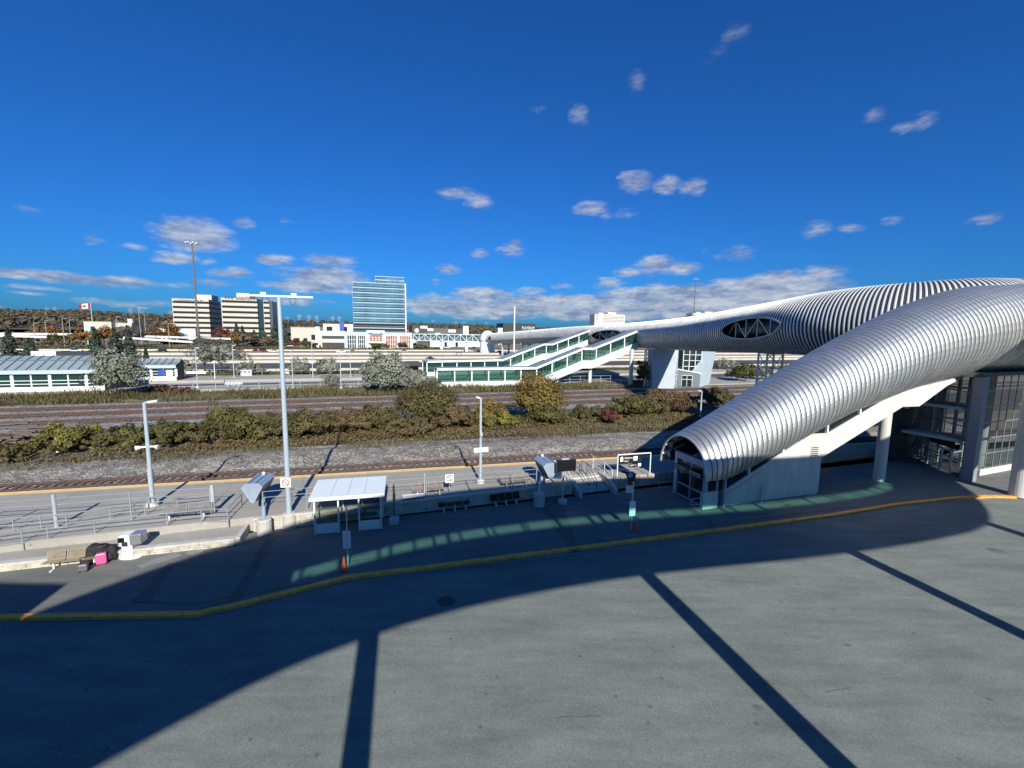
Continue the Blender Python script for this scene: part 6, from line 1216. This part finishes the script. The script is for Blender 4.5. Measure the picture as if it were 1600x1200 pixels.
def case(label,c,size,rz,m):
    t=thing('suitcase',label,'suitcase',tuple(c)); b=MB(); b.box((c.x,c.y,.06+size[2]/2),size,rz); b.build('shell',m,t,bevel=.05); d=Vector((math.cos(rz),math.sin(rz),0)); f=Vector((-d.y,d.x,0))
    b=MB(); b.box((c.x,c.y,.06+size[2]/2),(size[0]+.012,.025,size[2]+.012),rz); b.build('zip_band',BLACK,t); 
    for sx in (-1,1):
        for sy in (-1,1): b=MB(); w=c+d*sx*size[0]*.38+f*sy*size[1]*.32; b.cyl(w+f*-.02+up*.03,w+f*.02+up*.03,.03,n=8); b.build('wheel',BLACK,t)
    b=MB(); 
    for sx in (-1,1): b.cyl(c+d*sx*.1+up*(.06+size[2]),c+d*sx*.1+up*(.4+size[2]),.012,n=5)
    b.cyl(c+d*-.1+up*(.4+size[2]),c+d*.1+up*(.4+size[2]),.016,n=5); b.build('handle',DARK,t); return t
case('bright pink hard suitcase at the front of the luggage pile',at(157,883,0)+Vector((0,.1,0)),(.44,.3,.58),.5,PINK); case('small black and silver suitcase nearest the road in the luggage pile',at(131,893,0),(.38,.26,.36),.45,mat('grey_shell',(.12,.12,.125),.4,.1,.1,4))
# marker post and track sign in the hedge
q=at(91,702,.3); t=thing('marker_post','white marker post with an orange top among the vines','post',tuple(q)); b=MB(); b.cyl(q-up*.3,q+up*1.3,.16,n=10); b.build('post',WHITE,t); b=MB(); b.cyl(q+up*1.3,q+up*1.65,.165,n=10); b.build('orange_band',CONE,t)
q=SN(P(640,632,58).dot(D),58,0); t=thing('track_sign','small white square track sign with a black mark above the hedge','sign',tuple(q)); zz=zat(q,631); b=MB(); b.cyl(q,q+up*zz,.06,n=6); b.build('post',GALV,t); b=MB(); b.box((q.x,q.y-.08,zz),(.75,.04,.75)); pl_=b.build('plate',WHITE,t); b=MB(); b.beam(Vector((q.x-.12,q.y-.115,zz-.1)),Vector((q.x+.12,q.y-.115,zz+.15)),.12,.02); b.build('mark',BLACK,pl_)
# timber pile
rr=random.Random(9)
for i in range(44):
    x=rr.uniform(-10,84); q=SN(P(x,680,60).dot(D),rr.uniform(58.5,63),.15); a=rr.uniform(-.35,.35)+.15; L=rr.uniform(2.2,2.8); d=Vector((math.cos(a),math.sin(a),0)); z=.15+rr.uniform(0,1.5); b=MB(); b.beam(Vector((q.x,q.y,z))-d*L/2,Vector((q.x,q.y,z+rr.uniform(-.2,.2)))+d*L/2,.24,.18)
    tag(b.build('timber_sleeper',TIE),'old wooden sleeper in the heap of timbers at the left edge','sleeper','heap of old sleepers')
q=at(715,668,.2)
for i in range(5):
    b=MB(); a=rr.uniform(0,3); d=Vector((math.cos(a),math.sin(a),.2)); c=SN(P(747,640,60).dot(D)+rr.uniform(-1,1),60+rr.uniform(-.6,.6),.5+.2*i); b.beam(c-d*1.0,c+d*1.0,.2,.16); tag(b.build('timber_sleeper',TIE),'broken grey timber dumped behind the middle slim pole','sleeper','broken timbers behind the pole')
# north platform details
t=railing('mesh fence along the back of the north platform, grassy verge behind',[SN(s,132.5,.1) for s in range(-90,16,6)],2.2,(2.15,.2),.05,.03,GALV,'mesh_fence'); railing('low rail fence along the near edge of the island platform at the left',[SN(s,102.9,.5) for s in range(-44,12,4)],1.15,(1.1,.6),.05,.035,GALV)
railing('fence below the lower covered stair near the bridge pier',[SN(s,101.5,.1) for s in range(42,62,3)],1.9,(1.85,1.0,.2),.06,.04,GALV)
for i,(px,l) in enumerate(((379,'left of three grey cabinets on the north platform'),(385,'middle of three grey cabinets on the north platform'),(391,'right of three grey cabinets on the north platform'))):
    c=SN(P(px,589,130).dot(D),130,.7); t=thing('grey_cabinet',l,'cabinet',tuple(c),'grey cabinets on the north platform'); b=MB(); b.box((c.x,c.y,1.4),(.95,.8,1.4),ALPHA); b.build('body',GALV,t); b=MB(); b.box((c.x,c.y,2.16),(1.05,.95,.12),ALPHA); b.build('lid',WHITE,t); b=MB(); b.box((c.x,c.y-.42,1.75),(.5,.05,.3),ALPHA); b.build('slot',DARK,t)
bench('pair of grey benches facing the island platform track',SN(P(352,606,107).dot(D),107,.5),D,5,GALV,.6,3); bench('small bench by the seated person on the north platform',SN(P(440,590,130.3).dot(D),130.3,.7),D,3,GALV,.7,2)
# seated person
def person(label,c,face):
    t=thing('person',label,'person',tuple(c)); f=Vector(face).normalized(); r=Vector((f.y,-f.x,0)); J={}
    J['pel']=(c+up*.5,.15);J['spi']=(c+up*.75-f*.03,.15);J['che']=(c+up*.98-f*.02,.17);J['nec']=(c+up*1.16+f*.02,.065);J['hea']=(c+up*1.3+f*.06,.1);J['top']=(c+up*1.4+f*.06,.075)
    E=[('pel','spi'),('spi','che'),('che','nec'),('nec','hea'),('hea','top')]
    for sg,n in ((-1,'l'),(1,'r')):
        J['sh'+n]=(c+up*1.06+r*sg*.2,.075);J['el'+n]=(c+up*.78+r*sg*.26+f*.08,.055);J['ha'+n]=(c+up*.62+r*sg*.1+f*.34,.042)
        J['hi'+n]=(c+up*.48+r*sg*.11,.11);J['kn'+n]=(c+up*.5+r*sg*.13+f*.44,.075);J['an'+n]=(c+up*.08+r*sg*.13+f*.46,.05);J['fo'+n]=(c+up*.04+r*sg*.14+f*.64,.045)
        E+=[('che','sh'+n),('sh'+n,'el'+n),('el'+n,'ha'+n),('pel','hi'+n),('hi'+n,'kn'+n),('kn'+n,'an'+n),('an'+n,'fo'+n)]
    ks=list(J); me=bpy.data.meshes.new('body'); me.from_pydata([J[k][0]-c for k in ks],[(ks.index(a),ks.index(b_)) for a,b_ in E],[]); o=bpy.data.objects.new('body',me); COL.objects.link(o); o.parent=t
    md=o.modifiers.new('skin','SKIN'); sv=me.skin_vertices[0].data if me.skin_vertices else None
    if sv is None: bpy.context.view_layer.objects.active=o
    for i,k in enumerate(ks):
        if me.skin_vertices: me.skin_vertices[0].data[i].radius=(J[k][1],)*2; me.skin_vertices[0].data[i].use_root=(k=='pel')
    o.modifiers.new('sub','SUBSURF').levels=1; me.materials.append(mat('dark_clothes',(.02,.02,.024),.85,0,.2,8))
    b=MB(); b.lathe(c+up*1.22+f*.07,[(0,-.02),(.075,.0),(.1,.09),(.085,.18),(0,.22)],10); hd=b.build('face',mat('skin_tone',(.35,.2,.14),.6,0,.05,5),t); b=MB(); b.lathe(c+up*1.3+f*.045,[(.105,-.02),(.112,.07),(.085,.15),(0,.17)],10); b.build('hair',mat('dark_hair',(.02,.015,.012),.7,0,.1,8),t); return t
cp=SN(P(454,590,129.9).dot(D),129.9,.7); person('person in dark clothes sitting on the north platform bench, right of the tall lamp pole',cp,-N)
# ------------------------------------------------------------------ vehicles
TYRE=mat('tyre',(.012,.012,.012),.8,0,.1,4); RIM=mat('rim',(.4,.4,.42),.35,.7,.05,3); CARG=mat('car_glass',(.01,.013,.015),.08,0,.1,1); LAMP=mat('lamp_lens',(.75,.75,.72),.2,0,.02,2); TAIL=mat('tail_lens',(.35,.02,.02),.3,0,.02,2)
def car(label,c,rz,colr,kind='sedan',group='vehicles on and beside the highway'):
    t=thing('car' if kind!='pickup' else 'pickup_truck',label,'car' if kind!='pickup' else 'truck',(c.x,c.y,c.z),group); L=4.7 if kind!='suv' else 4.6; W=1.8; H={'sedan':1.42,'suv':1.72,'pickup':1.8}[kind]
    if kind=='pickup': L=5.5
    m=mat('paint_%.2f_%.2f_%.2f'%colr,colr,.3,.1,.03,1,coat=.6); ca,sa=math.cos(rz),math.sin(rz); T=lambda x,y,z:(c.x+x*ca-y*sa,c.y+x*sa+y*ca,c.z+z)
    bl=.9 if kind=='suv' else .8
    prof=[(-L/2,.42),(-L/2+.05,bl*.85),(-L/2+.35,bl*1.02),(L/2-.9,bl),(L/2-.15,bl*.82),(L/2,.55),(L/2-.05,.3),(-L/2+.08,.28)]
    b=MB(); n=len(prof); 
    for y,k in ((-W/2,0),(-W/2+.12,1),(W/2-.12,1),(W/2,0)):
        for x,z in prof: b.v.append(T(x*(1 if k else .985),y,z+(.03 if k and z>.6 else 0)))
    for j in range(3):
        for i in range(n): b.f.append((j*n+i,(j+1)*n+i,(j+1)*n+(i+1)%n,j*n+(i+1)%n))
    b.f.append(tuple(range(n))); b.f.append(tuple(range(4*n-1,3*n-1,-1))); b.build('body',m,t)
    if kind=='sedan': cab=[(-1.75,bl),(-1.0,H-.02),(.35,H),(1.35,bl)]
    elif kind=='suv': cab=[(-2.1,bl),(-1.85,H-.03),(.45,H),(1.25,bl)]
    else: cab=[(-.55,bl),(-.45,H-.02),(.75,H),(1.5,bl)]
    b=MB()
    for y,ins in ((-W/2+.06,0),(W/2-.06,0)):
        for x,z in cab: b.v.append(T(x,y*(.84 if z>bl+.1 else 1),z))
    b.f+=[(0,1,2,3),(7,6,5,4),(0,4,5,1),(1,5,6,2),(2,6,7,3)]; b.build('window_band',CARG,t)
    b=MB(); z=H+.015; x0,x1=cab[1][0]-.02,cab[2][0]+.06; yy=(W/2-.06)*.86
    b.add([T(x0,-yy,z-.06),T(x1,-yy,z-.05),T(x1,yy,z-.05),T(x0,yy,z-.06),T(x0+.08,-yy*.9,z+.01),T(x1-.1,-yy*.9,z+.02),T(x1-.1,yy*.9,z+.02),T(x0+.08,yy*.9,z+.01)],[(3,2,1,0),(4,5,6,7),(0,1,5,4),(1,2,6,5),(2,3,7,6),(3,0,4,7)]); b.build('roof',m,t)
    for x in (-L*.3,L*.3):
        for y in (-W/2+.08,W/2-.08):
            b=MB(); b.cyl(T(x,y-.11,.33),T(x,y+.11,.33),.34,n=14); w=b.build('wheel',TYRE,t); b=MB(); s=1 if y>0 else -1; b.cyl(T(x,y+s*.1,.33),T(x,y+s*.125,.33),.2,n=10); b.build('rim',RIM,w)
    for y in (-.62,.62):
        b=MB(); b.box(T(L/2-.1,y,.66),(.12,.38,.14),rz); b.build('headlight',LAMP,t); b=MB(); b.box(T(-L/2+.04,y,.74),(.1,.36,.16),rz); b.build('tail_light',TAIL,t)
    return t
def lane(px,n_,kind,col,label,rev=False): c=SN(P(px,550,n_).dot(D),n_,zt(n_)+.04); return car(label,c,ALPHA+(math.pi if rev else 0),col,kind)
lane(400,256,'pickup',(.42,.015,.03),'large bright red pickup style vehicle right of the bare tree on the far lanes',True); lane(409,262,'suv',(.02,.02,.022),'black van just behind the red vehicle',True); lane(428,258,'sedan',(.7,.7,.69),'white low car right of the red vehicle',True)
lane(252,258,'suv',(.02,.022,.03),'dark navy SUV alone on the far lanes left of the highway mast',True); lane(118,262,'pickup',(.7,.7,.68),'white pickup behind the spruces at the left',True); lane(335,258,'suv',(.62,.62,.6),'silver SUV half hidden behind the bare tree',True); lane(352,260,'suv',(.7,.7,.7),'white van behind the bare tree',True); lane(372,262,'sedan',(.25,.03,.04),'dark red car peeping right of the bare tree',True)
lane(533,252,'sedan',(.7,.7,.7),'white car left of the bright red hatchback',True); lane(550,256,'sedan',(.55,.02,.05),'bright red hatchback in front of the gym building',True); lane(631,258,'sedan',(.3,.31,.32),'silver grey car with dark windows right of the gym entrance',True); lane(673,196,'sedan',(.045,.047,.05),'dark grey sedan on the near lanes right of the big silver shrub'); lane(717,232,'sedan',(.72,.72,.71),'white car on the middle lanes near the bridge'); lane(780,245,'suv',(.03,.03,.03),'black SUV in the shade under the far bridge tube',True)
for px,n_,col,l in ((668,300,(.02,.02,.022),'black parked car left of the mall front'),(699,306,(.7,.71,.7),'white parked car before the mall front'),(741,300,(.04,.05,.06),'dark car parked by the rotunda'),(452,322,(.7,.7,.7),'white car parked near the red bushy tree'),(492,318,(.68,.68,.68),'white car on the slope by the parking deck')): lane(px,n_,'sedan',col,l)
